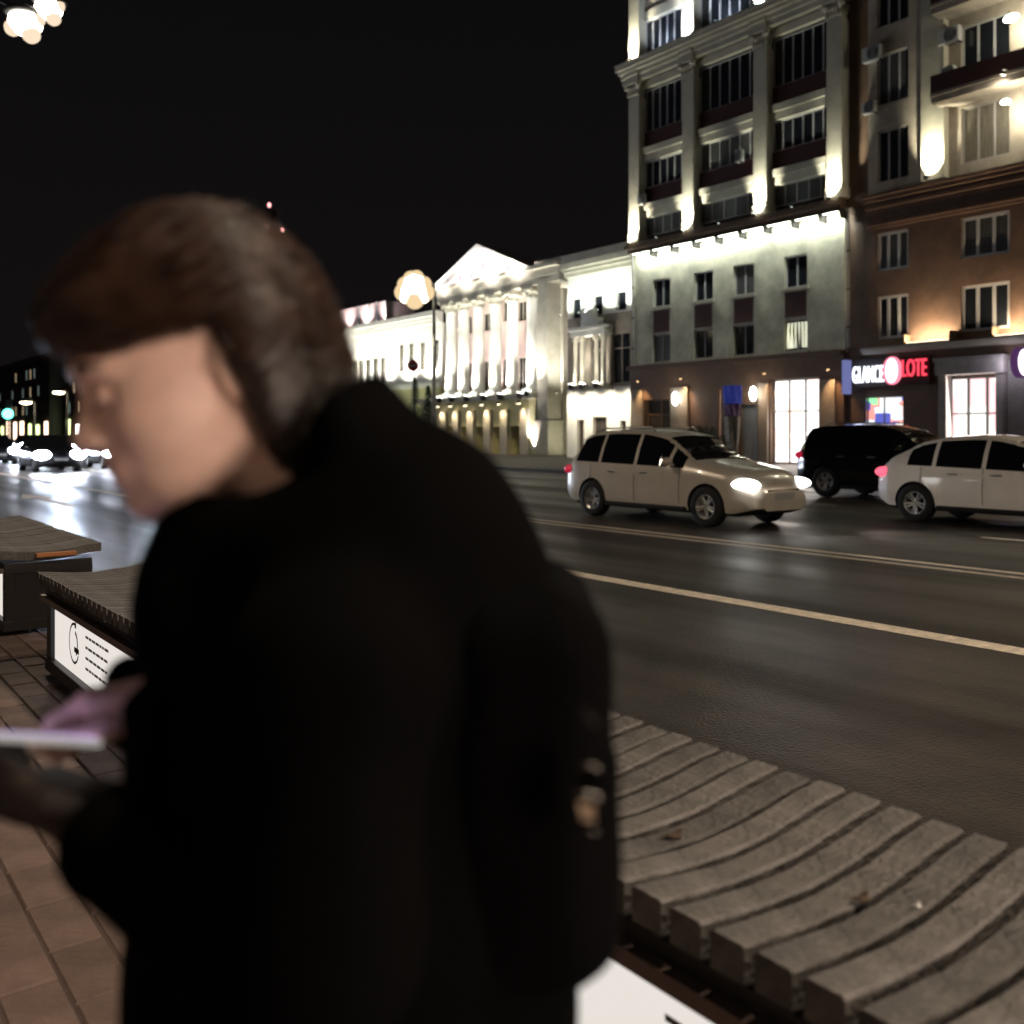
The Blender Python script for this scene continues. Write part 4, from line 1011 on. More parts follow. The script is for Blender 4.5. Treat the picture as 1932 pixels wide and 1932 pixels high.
def wheel(root, x, y, r, side):
    t = MB().lathe([(r*.60,-.10),(r*.66,-.11),(r*.95,-.10),(r,-.07),(r,.07),(r*.95,.10),(r*.66,.11),(r*.60,.10),(r*.60,-.10)], (0,0,0), 28, 'y').build('wheel', M_tyre, root, (x, y, r))
    b = MB(); s = side
    b.lathe([(r*.62,-.09*s),(r*.62,.095*s),(r*.56,.105*s),(r*.56,-.09*s)], (0,0,0), 28, 'y')
    b.lathe([(0,.07*s),(r*.15,.075*s),(r*.16,.03*s)], (0,0,0), 14, 'y')
    for k in range(10):
        a = 2*math.pi*k/10; a2 = a+.12*(1 if k % 2 else -1)
        p0 = (r*.12*math.cos(a), .06*s, r*.12*math.sin(a)); p1 = (r*.58*math.cos(a2), .085*s, r*.58*math.sin(a2))
        b.tube([p0, p1], [.024, .02], 6)
    rim = b.build('rim', M_rim, t); b = MB(); b.lathe([(r*.6,-.05*s),(0,-.05*s)], (0,0,0), 20, 'y'); d = b.build('brake_disc', M_under, t)
    return t
def make_car(label, cat, paint, kind='estate', head=M_frame, tail=None, group=None, name='car', lights=False, red=.25, hs=1.0):
    t = thing(name, label, cat, (0,0,0), group, world=False)
    if kind == 'estate':      # tall estate / compact SUV
        L, W, H, r = 4.55, 1.80, 1.62, .34
        top = [(0,.86),(.05,1.02),(.16,1.18),(.42,1.50),(.7,1.585),(1.3,1.62),(2.1,1.61),(2.55,1.53),(3.28,1.09),(3.6,1.03),(4.1,.93),(4.38,.80),(4.5,.68),(4.55,.55)]
        belt = [(0,.84),(.3,1.03),(1.2,1.01),(2.9,.97),(3.4,.95),(4.1,.84),(4.55,.5)]
        glass = (.36, 3.12); ws = (2.62, 3.26); rw = (.12, .42); pil = (1.05, 1.98, 2.78); wh = (.86, 3.62)
    elif kind == 'hatch':    # low rounded hatchback / crossover
        L, W, H, r = 4.35, 1.80, 1.52, .335
        top = [(0,.80),(.04,.98),(.22,1.10),(.75,1.40),(1.2,1.495),(1.8,1.52),(2.2,1.49),(2.6,1.38),(3.2,1.04),(3.6,.97),(4.0,.87),(4.22,.75),(4.3,.63),(4.35,.5)]
        belt = [(0,.78),(.3,1.0),(1.2,.98),(2.9,.93),(3.3,.90),(4.0,.78),(4.35,.46)]
        glass = (.62, 3.0); ws = (2.42, 3.16); rw = (.22, .78); pil = (1.12, 1.98, 2.72); wh = (.78, 3.45)
    else:                     # big SUV
        L, W, H, r = 4.8, 1.92, 1.78, .38
        top = [(0,1.0),(.04,1.2),(.12,1.45),(.3,1.70),(.7,1.76),(1.5,1.78),(2.3,1.75),(2.7,1.64),(3.3,1.22),(3.7,1.17),(4.3,1.08),(4.6,.95),(4.75,.8),(4.8,.6)]
        belt = [(0,.98),(.2,1.16),(1.2,1.14),(3.1,1.10),(3.5,1.07),(4.3,.96),(4.8,.55)]
        glass = (.2, 3.2); ws = (2.76, 3.3); rw = (.06, .28); pil = (1.0, 1.95, 2.85); wh = (.9, 3.85)
    zb = [(0,.36),(.25,.22),(L-.4,.20),(L,.30)]
    wt = [(0,.80),(.06,.88),(.3,.95),(.9,.995),(L*.5,1),(L-1.0,.985),(L-.4,.93),(L-.12,.80),(L,.62)]
    me = car_shell(L, W, zb, top, belt, wt, .70, glass, ws, rw, pil, wh, r, paint)
    out = split_shell(me, t, paint)
    for x in wh:
        for s in (-1, 1): wheel(t, x, s*(W/2-.125), r, s)
    ztop = lambda x: float(np.interp(x, [a[0] for a in top], [a[1] for a in top]))
    hwf = lambda x: float(np.interp(x, [a[0] for a in wt], [a[1] for a in wt]))*W/2
    for s in (-1, 1):
        # headlight: swept lens wrapping the corner
        b = MB(); zc = ztop(L-.28)-.13; b.ell((L-.30, s*(hwf(L-.30)-.13), zc), (.31*(hs*.5+.5), .175*hs, .10*hs), 18, 10)
        b.build('headlight', head, t)
        b = MB(); zt_ = .86 if kind != 'suv' else 1.02; b.ell((.12, s*(hwf(.10)-.06), zt_), (.16, .12, .095), 14, 8)
        b.build('tail_light', tail or M_tail, t)
        b = MB(); xm = ws[1]-.38; b.ell((xm, s*(W/2+.09), ztop(0)*0+belt[2][1]+.06), (.09, .11, .075), 14, 8); b.tube([(xm,s*(W/2-.06),belt[2][1]),(xm,s*(W/2+.05),belt[2][1]+.03)], .025, 6)
        b.build('wing_mirror', paint, t)
        for k, xd in enumerate((pil[0]+.35, pil[1]+.22)):
            MB().ell((xd, s*(W/2*.992), .86 if kind != 'suv' else 1.0), (.11, .022, .018), 10, 6).build('door_handle', M_rim, t)
        for xd in (pil[0]-.22, pil[1], pil[2]+.28):
            b = MB(); b.tube([(xd, s*(W/2*.992), .36), (xd, s*(W/2*1.002), .6), (xd, s*(W/2*.988), .82), (xd, s*(W/2*.962), .97)], .005, 4)
            b.build('door_seam', M_under, t)
        b = MB(); b.tube([(wh[0]+r+.08, s*W/2*.985, .27), (wh[1]-r-.08, s*W/2*.985, .27)], [.045,.045], 8); b.build('sill_trim', M_under, t)
        if kind != 'hatch':
            b = MB(); b.tube([(.75, s*W*.31, ztop(.8)+.0), (.85, s*W*.31, ztop(.8)+.055), (2.1, s*W*.31, ztop(2.1)+.055), (2.2, s*W*.31, ztop(2.2))], .016, 6); b.build('roof_rail', M_rim, t)
    zg = ztop(L-.12)-.16
    b = MB(); b.box(L-.10, L-.02, -.42, .42, zg-.09, zg+.05); b.build('grille', M_under, t, bevel=.015)
    b = MB(); b.box(L-.16, L-.015, -.55, .55, .30, .43); b.build('lower_intake', M_under, t, bevel=.02)
    MB().box(L-.05, L+.005, -.26, .26, .47, .58).build('number_plate', M_frame, t)
    MB().box(-.012, .03, -.26, .26, .62, .73).build('number_plate', M_frame, t)
    b = MB(); b.box(-.01, .1, -.6, .6, .38, .47); b.build('rear_bumper_trim', M_under, t, bevel=.015)
    if lights:
        for s in (-1, 1): lamp('SPOT', 'headlight_beam', (L+.06, s*W*.36, .66), lights, (1,.98,.92), t, (L+12, s*W*.36, .0), .06, 70, .5)
    return t
M_tail = mat('tail_red', (.35,.02,.03), .25, var=0, bump=0, emis=(1,.03,.10), es=.35)
M_tail_on = mat('tail_red_lit', (.5,.03,.05), .25, var=0, bump=0, emis=(1,.12,.2), es=1.5)
M_hl = emit('headlight_on', (1,.99,.95), 9)
P_silver = car_paint('champagne_paint', (.64,.59,.50)); P_white = car_paint('white_paint', (.88,.83,.75), .4, 0)
P_black = car_paint('black_paint', (.008,.008,.009), .12, 0); P_green = car_paint('green_reflection_paint', (.012,.018,.014), .15, 0)  # green reflections on the dark parked car put into its paint
# car local: x forward, driving direction -Y -> rotate by -90 deg; local +y -> world +x
def put(t, X_near, Yrear, W): t.location = (X_near+W/2, Yrear, ZR); t.rotation_euler = (0, 0, R(-90))
c1 = make_car('silver estate car driving right with both headlights shining', 'car', P_silver, 'estate', M_hl, lights=260); put(c1, 12.1, 14.15, 1.8)
c2 = make_car('white hatchback cut off by the right edge with a glowing red tail light', 'car', P_white, 'hatch', M_frame, M_tail_on); put(c2, 15.75, 9.72, 1.8)
c3 = make_car('black parked SUV between the silver and the white car', 'car', P_black, 'suv', M_frame); put(c3, 20.3, 14.75, 1.92)
c4 = make_car('dark parked estate, green reflections put into its paint, seen over the bonnet of the silver car', 'car', P_green, 'estate', M_frame); put(c4, 22.2, 23.4, 1.8)
# queue of oncoming cars far down the street
M_hlfar = emit('far_headlight', (.80,.86,1), 110)
far1 = make_car('distant dark car with bluish headlights', 'car', P_black, 'hatch', M_hlfar, group='oncoming cars far down the street', hs=1.9)
FL = [(5.2,66),(8.9,58),(9.0,72),(12.3,62),(12.4,78),(15.8,70),(9.1,46),(12.4,48.5),(15.8,56),(19.2,66),(15.9,86),(19.2,80),(19.0,97),(22.3,60),(22.4,76),(5.1,88),(8.8,104)]
wd = ['nearest lane','second lane','second lane','third lane','third lane','fourth lane','second lane','third lane','fourth lane','fifth lane','fourth lane','fifth lane','fifth lane','parking lane','parking lane','nearest lane','second lane']
dd = ['second','second','third','second','third','second','front','front','front','front','third','second','third','front','rear','rear','last']
for i, ((x, y), a_, b_) in enumerate(zip(FL, wd, dd)):
    t = far1 if i == 0 else copy_tree(far1)
    t.location = (x, y, ZR); t.rotation_euler = (0, 0, R(-90))
    t['label'] = 'distant car with bluish headlights, %s one in the %s behind the face' % (b_, a_)
    if i % 2 == 0: lamp('SPOT', 'headlight_beam', (x, y-4.5, .6), 3600, (.66,.78,1), None, (x, y-16, -.1), .1, 40, .8)
for o_ in list(bpy.data.objects):
    if o_.type == 'LIGHT' and o_.parent is None:
        near = min([t for t in bpy.data.objects if t.type == 'EMPTY' and t.get('category') == 'car'], key=lambda t: (t.location-o_.location).length)
        m = Matrix.Translation(near.location) @ Matrix.Rotation(near.rotation_euler.z, 4, 'Z')
        o_.parent = near; o_.matrix_parent_inverse = m.inverted()
# ================================================================== the person (signed distance shapes -> one continuous surface)
D0, L0 = .80, -.13
FWD = Vector((-CS, SN, 0)); LEFT = Vector((-SN, -CS, 0))
PO = Vector((D0*SN+L0*CS, D0*CS-L0*SN, 0))
BAS = np.array([[FWD.x, FWD.y, 0], [LEFT.x, LEFT.y, 0], [0, 0, 1]])
def towld(V): return V @ BAS + np.array([PO.x, PO.y, 0])
def smin(a, b, k):
    h = np.clip(.5+.5*(b-a)/k, 0, 1); return b*(1-h)+a*h-k*h*(1-h)
def ssub(a, b, k):    # a minus b
    return -smin(-a, b, k)
def ell(p, c, r, rot=None):
    q = p-np.array(c)
    if rot is not None: q = q @ rot
    r = np.array(r); k0 = np.sqrt(((q/r)**2).sum(1)); k1 = np.sqrt(((q/r**2)**2).sum(1))+1e-9
    return k0*(k0-1)/k1
def cap(p, a, b, ra, rb):
    a = np.array(a, float); b = np.array(b, float); ab = b-a; t = np.clip(((p-a) @ ab)/(ab @ ab), 0, 1)
    return np.sqrt(((p-a-t[:, None]*ab)**2).sum(1))-(ra+(rb-ra)*t)
def rbox(p, c, h, r, rot=None):
    q = p-np.array(c)
    if rot is not None: q = q @ rot
    q = np.abs(q)-(np.array(h)-r); return np.sqrt((np.maximum(q, 0)**2).sum(1))+np.minimum(q.max(1), 0)-r
def surface(f, lo, hi, h):
    lo = np.array(lo, float); n = np.ceil((np.array(hi)-lo)/h).astype(int)+1
    B = 8; nb = (n+B-1)//B; n = nb*B
    F = np.empty(n, np.float32)
    bi = np.stack(np.meshgrid(*[np.arange(k) for k in nb], indexing='ij'), -1).reshape(-1, 3)
    ctr = lo+(bi*B+(B-1)/2)*h
    d = f(ctr); act = np.abs(d) < B*h*.87*1.5+.01
    F5 = F.reshape(nb[0], B, nb[1], B, nb[2], B)
    loc = np.stack(np.meshgrid(*[np.arange(B)]*3, indexing='ij'), -1).reshape(-1, 3)
    for k in range(0, len(bi)):
        if not act[k]: F5[bi[k,0],:,bi[k,1],:,bi[k,2],:] = d[k]
    ai = np.nonzero(act)[0]
    for s in range(0, len(ai), 1500):
        ch = ai[s:s+1500]; P = lo+((bi[ch]*B)[:, None, :]+loc[None])*h
        v = f(P.reshape(-1, 3)).reshape(len(ch), B, B, B)
        for q, k in enumerate(ch): F5[bi[k,0],:,bi[k,1],:,bi[k,2],:] = v[q]
    ins = F < 0
    C = [(i, j, k) for i in (0,1) for j in (0,1) for k in (0,1)]
    sh = lambda A, c: A[c[0]:A.shape[0]-1+c[0], c[1]:A.shape[1]-1+c[1], c[2]:A.shape[2]-1+c[2]]
    cnt = sum(sh(ins, c).astype(np.int8) for c in C); cell = np.argwhere((cnt > 0) & (cnt < 8))
    idx = -np.ones(cnt.shape, np.int64); idx[tuple(cell.T)] = np.arange(len(cell))
    acc = np.zeros((len(cell), 3)); num = np.zeros(len(cell))
    for a in range(8):
        for ax in range(3):
            ca = C[a]
            if ca[ax]: continue
            cb = tuple(ca[q]+(q == ax) for q in range(3))
            A_ = cell+ca; B_ = cell+cb
            fa = F[tuple(A_.T)]; fb = F[tuple(B_.T)]; m = (fa < 0) != (fb < 0)
            t = np.where(m, fa/(fa-fb+1e-12), 0); p = A_.astype(float); p[:, ax] += t
            acc += p*m[:, None]; num += m
    V = lo+acc/num[:, None]*h
    fs = []
    for ax in range(3):
        o1, o2 = [(1, 2), (2, 0), (0, 1)][ax]
        sl = [slice(None)]*3; sl2 = [slice(None)]*3; sl[ax] = slice(0, -1); sl2[ax] = slice(1, None)
        a, b = ins[tuple(sl)], ins[tuple(sl2)]
        e = np.argwhere(a != b)
        ok = (e[:, o1] > 0) & (e[:, o2] > 0) & (e[:, o1] < cnt.shape[o1]) & (e[:, o2] < cnt.shape[o2]); e = e[ok]
        u1 = np.zeros(3, int); u1[o1] = 1; u2 = np.zeros(3, int); u2[o2] = 1
        q = np.stack([idx[tuple((e-u1-u2).T)], idx[tuple((e-u2).T)], idx[tuple(e.T)], idx[tuple((e-u1).T)]], 1)
        flip = ~a[tuple(e.T)]; q[flip] = q[flip][:, ::-1]
        fs.append(q[(q >= 0).all(1)])
    return V, np.concatenate(fs)
def sdf_obj(name, f, lo, hi, h, m, parent, relax=1):
    V, Fc = surface(f, lo, hi, h)
    W_ = towld(V); me = bpy.data.meshes.new(name)
    me.from_pydata(W_.tolist(), [], Fc.tolist()); me.polygons.foreach_set('use_smooth', [True]*len(Fc)); me.materials.append(m); me.update()
    if relax:
        bm = bmesh.new(); bm.from_mesh(me)
        for _ in range(relax): bmesh.ops.smooth_vert(bm, verts=bm.verts, factor=.5, use_axis_x=True, use_axis_y=True, use_axis_z=True)
        bm.to_mesh(me); bm.free()
    return place(name, me, parent)
# --- head frame
HP = R(22); HY = R(32); HS = .92
HC = np.array([.130, .015, 1.455])
cy_, sy_ = math.cos(HY), math.sin(HY)
ax = np.array([math.cos(HP)*math.cos(HY), math.cos(HP)*math.sin(HY), -math.sin(HP)]); ay = np.array([-math.sin(HY), math.cos(HY), 0]); az = np.cross(ax, ay)
HR = np.stack([ax, ay, az], 1)       # columns are head axes in body frame
def tohead(p): return ((p-HC) @ HR)/HS
def head_sdf(p):
    q = tohead(p); qa = q.copy(); qa[:, 1] = np.abs(qa[:, 1])
    d = ell(q, (-.012, 0, .035), (.100, .077, .098))
    d = smin(d, ell(q, (.035, 0, -.030), (.062, .058, .085)), .03)
    d = smin(d, ell(q, (.045, 0, -.070), (.044, .042, .040)), .02)
    d = smin(d, ell(qa, (.05, .040, -.022), (.036, .026, .034)), .02)          # cheeks
    d = smin(d, cap(qa, (-.012, .058, -.05), (.055, .025, -.092), .014, .016), .03)   # jaw line
    d = smin(d, ell(q, (.076, 0, .030), (.02, .048, .014)), .016)               # brow
    d = ssub(d, ell(qa, (.098, .031, .006), (.014, .019, .011)), .012)           # sockets
    d = smin(d, cap(q, (.082, 0, .014), (.108, 0, -.024), .007, .011), .012)   # nose
    d = smin(d, ell(qa, (.099, .011, -.028), (.011, .008, .008)), .007)
    d = ssub(d, ell(qa, (.104, .007, -.037), (.006, .0035, .004)), .003)
    d = smin(d, ell(q, (.087, 0, -.052), (.012, .022, .014)), .010)
    d = smin(d, ell(q, (.0945, 0, -.0575), (.008, .022, .0055)), .004)
    d = smin(d, ell(q, (.0925, 0, -.0690), (.008, .019, .0065)), .004)
    d = smin(d, ell(q, (.080, 0, -.094), (.019, .021, .017)), .014)              # chin
    ear = ell(qa, (-.010, .077, -.010), (.017, .007, .030)); ear = ssub(ear, ell(qa, (-.006, .085, -.008), (.009, .007, .018)), .006)
    d = smin(d, ear, .007)
    return d*HS
def finger(p, pts, rs):
    d = None
    for a, b, ra, rb in zip(pts[:-1], pts[1:], rs[:-1], rs[1:]):
        c = cap(p, a, b, ra, rb); d = c if d is None else smin(d, c, .004)
    return d
# near (left) hand under the phone, palm up and inwards; far (right) hand pinching from above
def near_hand(p):
    p = p-np.array((-.028, .004, -.012))
    wr = np.array((.185, .105, 1.127)); pc = np.array((.235, .075, 1.135))
    d = cap(p, wr, (.21, .09, 1.130), .021, .024)
    for k in range(4):
        t = k/3; kn = np.array((.262+.004*t, .088-.054*t*1.0, 1.138-.004*t))
        d = smin(d, cap(p, (.205, .098-.03*t, 1.128), kn, .014, .012), .012)
    lens = [(.036,.024,.020),(.041,.027,.022),(.038,.025,.021),(.030,.019,.018)]
    for k in range(4):
        t = k/3; kn = np.array((.262+.004*t, .088-.054*t, 1.137-.004*t))
        l = lens[k]; p1 = kn+np.array((.90, -.30, -.05))*l[0]; p2 = p1+np.array((.55, -.60, .45))*l[1]; p3 = p2+np.array((-.05, -.55, .80))*l[2]
        d = smin(d, finger(p, [kn, p1, p2, p3], [.0095, .0088, .008, .007]), .005)
    d = smin(d, finger(p, [(.20, .105, 1.135), (.225, .118, 1.148), (.255, .108, 1.160), (.275, .092, 1.165)], [.015, .0125, .0105, .0085]), .008)
    return d
def far_hand(p):
    p = p-np.array((.006, .0, -.024))
    wr = np.array((.165, -.075, 1.185))
    d = cap(p, wr, (.185, -.06, 1.188), .021, .023)
    for k in range(4):
        t = k/3; kn = np.array((.232-.006*t, -.030-.045*t, 1.192-.012*t))
        d = smin(d, cap(p, (.18, -.055-.012*t, 1.188), kn, .014, .0115), .012)
    for k, l in enumerate([(.038,.025,.020),(.040,.028,.022),(.036,.025,.020),(.028,.020,.017)]):
        t = k/3; kn = np.array((.232-.006*t, -.030-.045*t, 1.192-.012*t))
        dn = .25+.25*k/3
        p1 = kn+np.array((.72, .15, -.35-dn*.4))*l[0]; p2 = p1+np.array((.25, .10, -.85))*l[1]*.8; p3 = p2+np.array((-.25, .08, -.6))*l[2]*.6
        d = smin(d, finger(p, [kn, p1, p2, p3], [.0095, .0088, .008, .007]), .005)
    d = smin(d, finger(p, [(.185, -.04, 1.180), (.212, -.020, 1.172), (.240, -.004, 1.168), (.262, .004, 1.166)], [.014, .012, .010, .0082]), .008)
    return d
def body_sdf(p):
    d = head_sdf(p)
    d = smin(d, cap(p, (.065, 0, 1.385), (-.01, 0, 1.27), .046, .054), .02)
    d = smin(d, ell(p, (.0, 0, 1.13), (.095, .145, .17)), .05)
    d = smin(d, ell(p, (.0, 0, .86), (.10, .15, .14)), .08)
    for s in (-1, 1):
        d = smin(d, cap(p, (-.005, s*.03, 1.25), (-.005, s*.15, 1.235), .05, .048), .03)
        d = smin(d, cap(p, (-.005, s*.08, .82), (.0, s*.085, .45), .085, .05), .03)
        d = smin(d, cap(p, (.0, s*.085, .45), (-.01, s*.09, .09), .052, .033), .02)
        d = smin(d, cap(p, (-.02, s*.09, .06), (.13, s*.10, .035), .035, .026), .02)
    d = smin(d, cap(p, (-.005, .16, 1.225), (.0, .19, 1.075), .042, .034), .02); d = smin(d, cap(p, (.0, .19, 1.075), (.157, .109, 1.115), .036, .022), .015)
    d = smin(d, cap(p, (-.005, -.16, 1.225), (.02, -.18, 1.08), .042, .034), .02); d = smin(d, cap(p, (.02, -.18, 1.08), (.181, -.075, 1.163), .036, .022), .015)
    d = smin(d, near_hand(p), .012); d = smin(d, far_hand(p), .012)
    return d
def wrinkle(p, a=.003):
    x, y, z = p.T
    return a*(np.sin(38*z+9*x+4*np.sin(14*y))*.6+np.sin(61*z-30*x+22*y)*.25+np.sin(90*x+70*y+20*z)*.15)
def coat_sdf(p):
    q = p.copy(); q[:, 1] = q[:, 1]
    d = ell(p, (.010, 0, 1.14), (.142, .165, .20))
    d = smin(d, ell(p, (.0, 0, .93), (.185, .185, .26)), .09)
    d = smin(d, ell(p, (-.09, 0, 1.235), (.085, .12, .10)), .06)
    for s in (-1, 1): d = smin(d, cap(p, (-.01, s*.04, 1.275), (-.005, s*.165, 1.245), .070, .062), .05)
    # lower skirt cut flat
    d = np.maximum(d, .66-p[:, 2])
    # hood heaped on the back, collar round the jaw
    d = smin(d, ell(p, (-.045, 0, 1.325), (.088, .12, .088)), .05)
    d = smin(d, ell(p, (.0, 0, 1.400), (.045, .09, .055)), .03)
    r_ = np.sqrt(((p[:, 0]-.045)/.95)**2+(p[:, 1]/.9)**2); zc = 1.315+.0-(p[:, 0]-.045)*.12
    d = smin(d, np.sqrt((r_-.088)**2+((p[:, 2]-zc)/1.25)**2)-.034, .03)
    d = smin(d, ell(p, (.122, 0, 1.255), (.050, .12, .075)), .04)
    # sleeves
    sl = cap(p, (-.005, .165, 1.235), (-.005, .20, 1.07), .067, .060)
    sl = smin(sl, cap(p, (-.005, .20, 1.07), (.150, .119, 1.106), .058, .043), .03)
    sr = cap(p, (-.005, -.165, 1.235), (.02, -.185, 1.08), .067, .058); sr = smin(sr, cap(p, (.02, -.185, 1.08), (.222, -.070, 1.160), .055, .039), .03)
    d = smin(d, sl, .02); d = smin(d, sr, .02)
    d = d+wrinkle(p, .0028)
    # cuff mouths, neck opening
    d = ssub(d, cap(p, (.142, .124, 1.106), (.212, .084, 1.123), .032, .038), .006)
    d = ssub(d, cap(p, (.218, -.072, 1.158), (.262, -.045, 1.172), .030, .035), .006)
    d = ssub(d, cap(p, (.035, 0, 1.29), (.075, 0, 1.46), .052, .088), .012)
    return d
def hair_sdf(p):
    q = tohead(p); qa = q.copy(); qa[:, 1] = np.abs(qa[:, 1])
    d = ell(q, (-.015, 0, .034), (.106, .089, .103))
    d = smin(d, ell(q, (-.070, 0, -.045), (.062, .080, .125)), .04)
    d = smin(d, ell(qa, (-.055, .045, -.110), (.045, .045, .085)), .03)
    d = smin(d, ell(qa, (-.010, .070, -.020), (.050, .026, .085)), .03)
    d = smin(d, ell(q, (.050, 0, .070), (.062, .070, .042)), .03)
    d = ssub(d, rbox(q, (.105, 0, -.095), (.118, .16, .135), .03), .018)
    d = smin(d, ell(qa, (-.036, .080, -.022), (.030, .018, .082)), .015)
    x, y, z = q.T
    w1 = z+.25*x+.35*x*x*8*(y*y*10)
    d = d+.0014*np.sin(w1*420+6*np.sin(x*25+y*18))+.0010*np.sin(w1*760+5*np.sin(x*31-y*22))
    return d*HS
M_skin = mat('skin', (.76,.52,.43), .5, var=.16, scale=14, bump=.08, bscale=300, spec=.35)
M_skin.node_tree.nodes['Principled BSDF'].inputs['Subsurface Weight'].default_value = .15
M_skin.node_tree.nodes['Principled BSDF'].inputs['Subsurface Radius'].default_value = (.01, .004, .002)
M_hair = mat('brown_hair', (.016,.009,.006), .42, var=.5, scale=30, bump=.2, bscale=160, spec=.5)
M_strand = mat('hair_strands', (.036,.018,.011), .30, var=.85, scale=38, bump=0, spec=.6)
M_coat = mat('black_coat', (.0022,.0021,.0022), .95, var=.2, bump=.15, bscale=120, spec=.02)
M_pack = mat('black_nylon', (.0022,.0021,.0024), .85, var=.2, bump=.1, bscale=200, spec=.03)
person = thing('person', 'person in a black hooded coat bowing over a phone, brown hair, side view', 'person', tuple(PO))
# body: fine around head and hands, one mesh
body = sdf_obj('body', body_sdf, (-.16, -.27, .0), (.37, .27, 1.66), .0042, M_skin, person, 1)
hair = sdf_obj('hair', hair_sdf, (-.12, -.14, 1.25), (.30, .18, 1.66), .004, M_hair, person, 1)
# loose strands flowing over the hair surface
def grad(f, p, e=.002):
    g_ = np.stack([f(p+np.eye(3)[k]*e)-f(p-np.eye(3)[k]*e) for k in range(3)], 1); return g_/(np.linalg.norm(g_, axis=1)[:, None]+1e-9)
rs_ = np.random.RandomState(5); NS = 3600
q0 = np.stack([rs_.uniform(-.08, .125, NS), rs_.uniform(-.10, .12, NS), rs_.uniform(.0, .16, NS)], 1)
q0[:, 1] = np.where(rs_.rand(NS) < .75, np.abs(q0[:, 1])+.02, q0[:, 1])
pp = (q0*HS) @ HR.T+HC; th_ = rs_.uniform(-.25, .25, NS)
for _ in range(8): pp = pp-grad(hair_sdf, pp)*hair_sdf(pp)[:, None]
steps = 17; path = [pp.copy()]; off = rs_.uniform(.0004, .0045, NS)+rs_.exponential(.0012, NS)
vel = np.stack([-1+0*th_, .12*np.ones(NS), -.22+th_], 1) @ HR.T; v0 = vel.copy()
for k in range(steps):
    g_ = grad(hair_sdf, pp); dirn = vel*.7+v0*.35+np.array([0, 0, -.5])*(k*.035)+rs_.normal(0, .05, (NS, 3))
    dirn = dirn-(dirn*g_).sum(1)[:, None]*g_; dirn /= np.linalg.norm(dirn, axis=1)[:, None]+1e-9; vel = dirn
    pp = pp+dirn*.0115; pp = pp-grad(hair_sdf, pp)*(hair_sdf(pp)-off)[:, None]; path.append(pp.copy())
path = np.stack(path, 1)
vs = []; fs = []
for i in range(NS):
    n_ = rs_.randint(9, steps+2); P_ = path[i, :n_].copy()
    tq_ = tohead(P_); bd_ = (tq_[:, 0] > -.025) & (tq_[:, 2] < .028)
    if bd_.any():
        c_ = int(np.argmax(bd_)); ex = rs_.randint(0, 7)
        if c_ > 2:
            dv = P_[c_-1]-P_[c_-2]
            for e_ in range(ex):
                dv = dv*.72+np.array([0, 0, -.0038])
                if c_+e_ < len(P_): P_[c_+e_] = P_[c_+e_-1]+dv
        P_ = P_[:c_+ex]
    if len(P_) < 4: continue
    T = np.gradient(P_, axis=0); T /= np.linalg.norm(T, axis=1)[:, None]+1e-9
    g_ = grad(hair_sdf, P_[:1])[0]; sd_ = np.cross(T, g_); sd_ /= np.linalg.norm(sd_, axis=1)[:, None]+1e-9; up_ = np.cross(sd_, T)
    wdt = .0007*np.linspace(1, .35, len(P_))[:, None]; o_ = len(vs)
    for a in (P_+sd_*wdt, P_-sd_*wdt, P_+up_*wdt): vs += towld(a).tolist()
    m_ = len(P_)
    for k in range(m_-1):
        for a, b in ((0, 1), (1, 2), (2, 0)): fs.append((o_+a*m_+k, o_+b*m_+k, o_+b*m_+k+1, o_+a*m_+k+1))
me = bpy.data.meshes.new('hair_strands'); me.from_pydata(vs, [], fs); me.materials.append(M_strand); me.polygons.foreach_set('use_smooth', [True]*len(fs))
so = place('hair_strands', me, hair); so['kind'] = 'stuff'
coat = sdf_obj('coat', coat_sdf, (-.23, -.29, .62), (.28, .30, 1.50), .006, M_coat, person, 1)
# eyes, brows, lashes, lips
def hw(q): return towld((np.array([q])*HS) @ HR.T+HC)[0]
for s in (-1, 1):
    MB().ell(tuple(hw((.0822, s*.031, .004))), (.0105,)*3, 14, 10).build('eyelid', M_skin, body)
    b = MB(); b.tube([hw((.0935, s*.021, -.001)), hw((.0970, s*.031, -.004)), hw((.0905, s*.042, -.001))], .0011, 5); b.build('eyelashes', M_hair, body)
    b = MB(); b.tube([hw((.0945, s*.014, .026)), hw((.0950, s*.030, .033)), hw((.080, s*.048, .028))], [.0028,.0034,.0015], 6); b.build('eyebrow', M_hair, body)
M_lip = mat('lips', (.42,.16,.14), .4, var=.05, bump=0)
b = MB(); b.tube([hw((.088, .020, -.0625)), hw((.0995, .008, -.0585)), hw((.1005, 0, -.0595)), hw((.0995, -.008, -.0585)), hw((.088, -.020, -.0625))], [.0015,.0035,.003,.0035,.0015], 7)
b.tube([hw((.087, .018, -.0645)), hw((.097, .008, -.0695)), hw((.098, 0, -.070)), hw((.097, -.008, -.0695)), hw((.087, -.018, -.0645))], [.0015,.0038,.004,.0038,.0015], 7); b.build('lips', M_lip, body)
# dark shell added over the near hand to darken it
M_hand_shell = mat('dark_brown_shell', (.020,.011,.008), .6, var=.3, scale=60, bump=.3, bscale=250)
gl_ = sdf_obj('hand_shell', lambda p: np.maximum(near_hand(p)-.0022, .150-p[:, 0]), (.13, .0, 1.05), (.36, .17, 1.21), .003, M_hand_shell, person, 1)
gl_['label'] = 'added dark brown shell over the hand holding the phone'
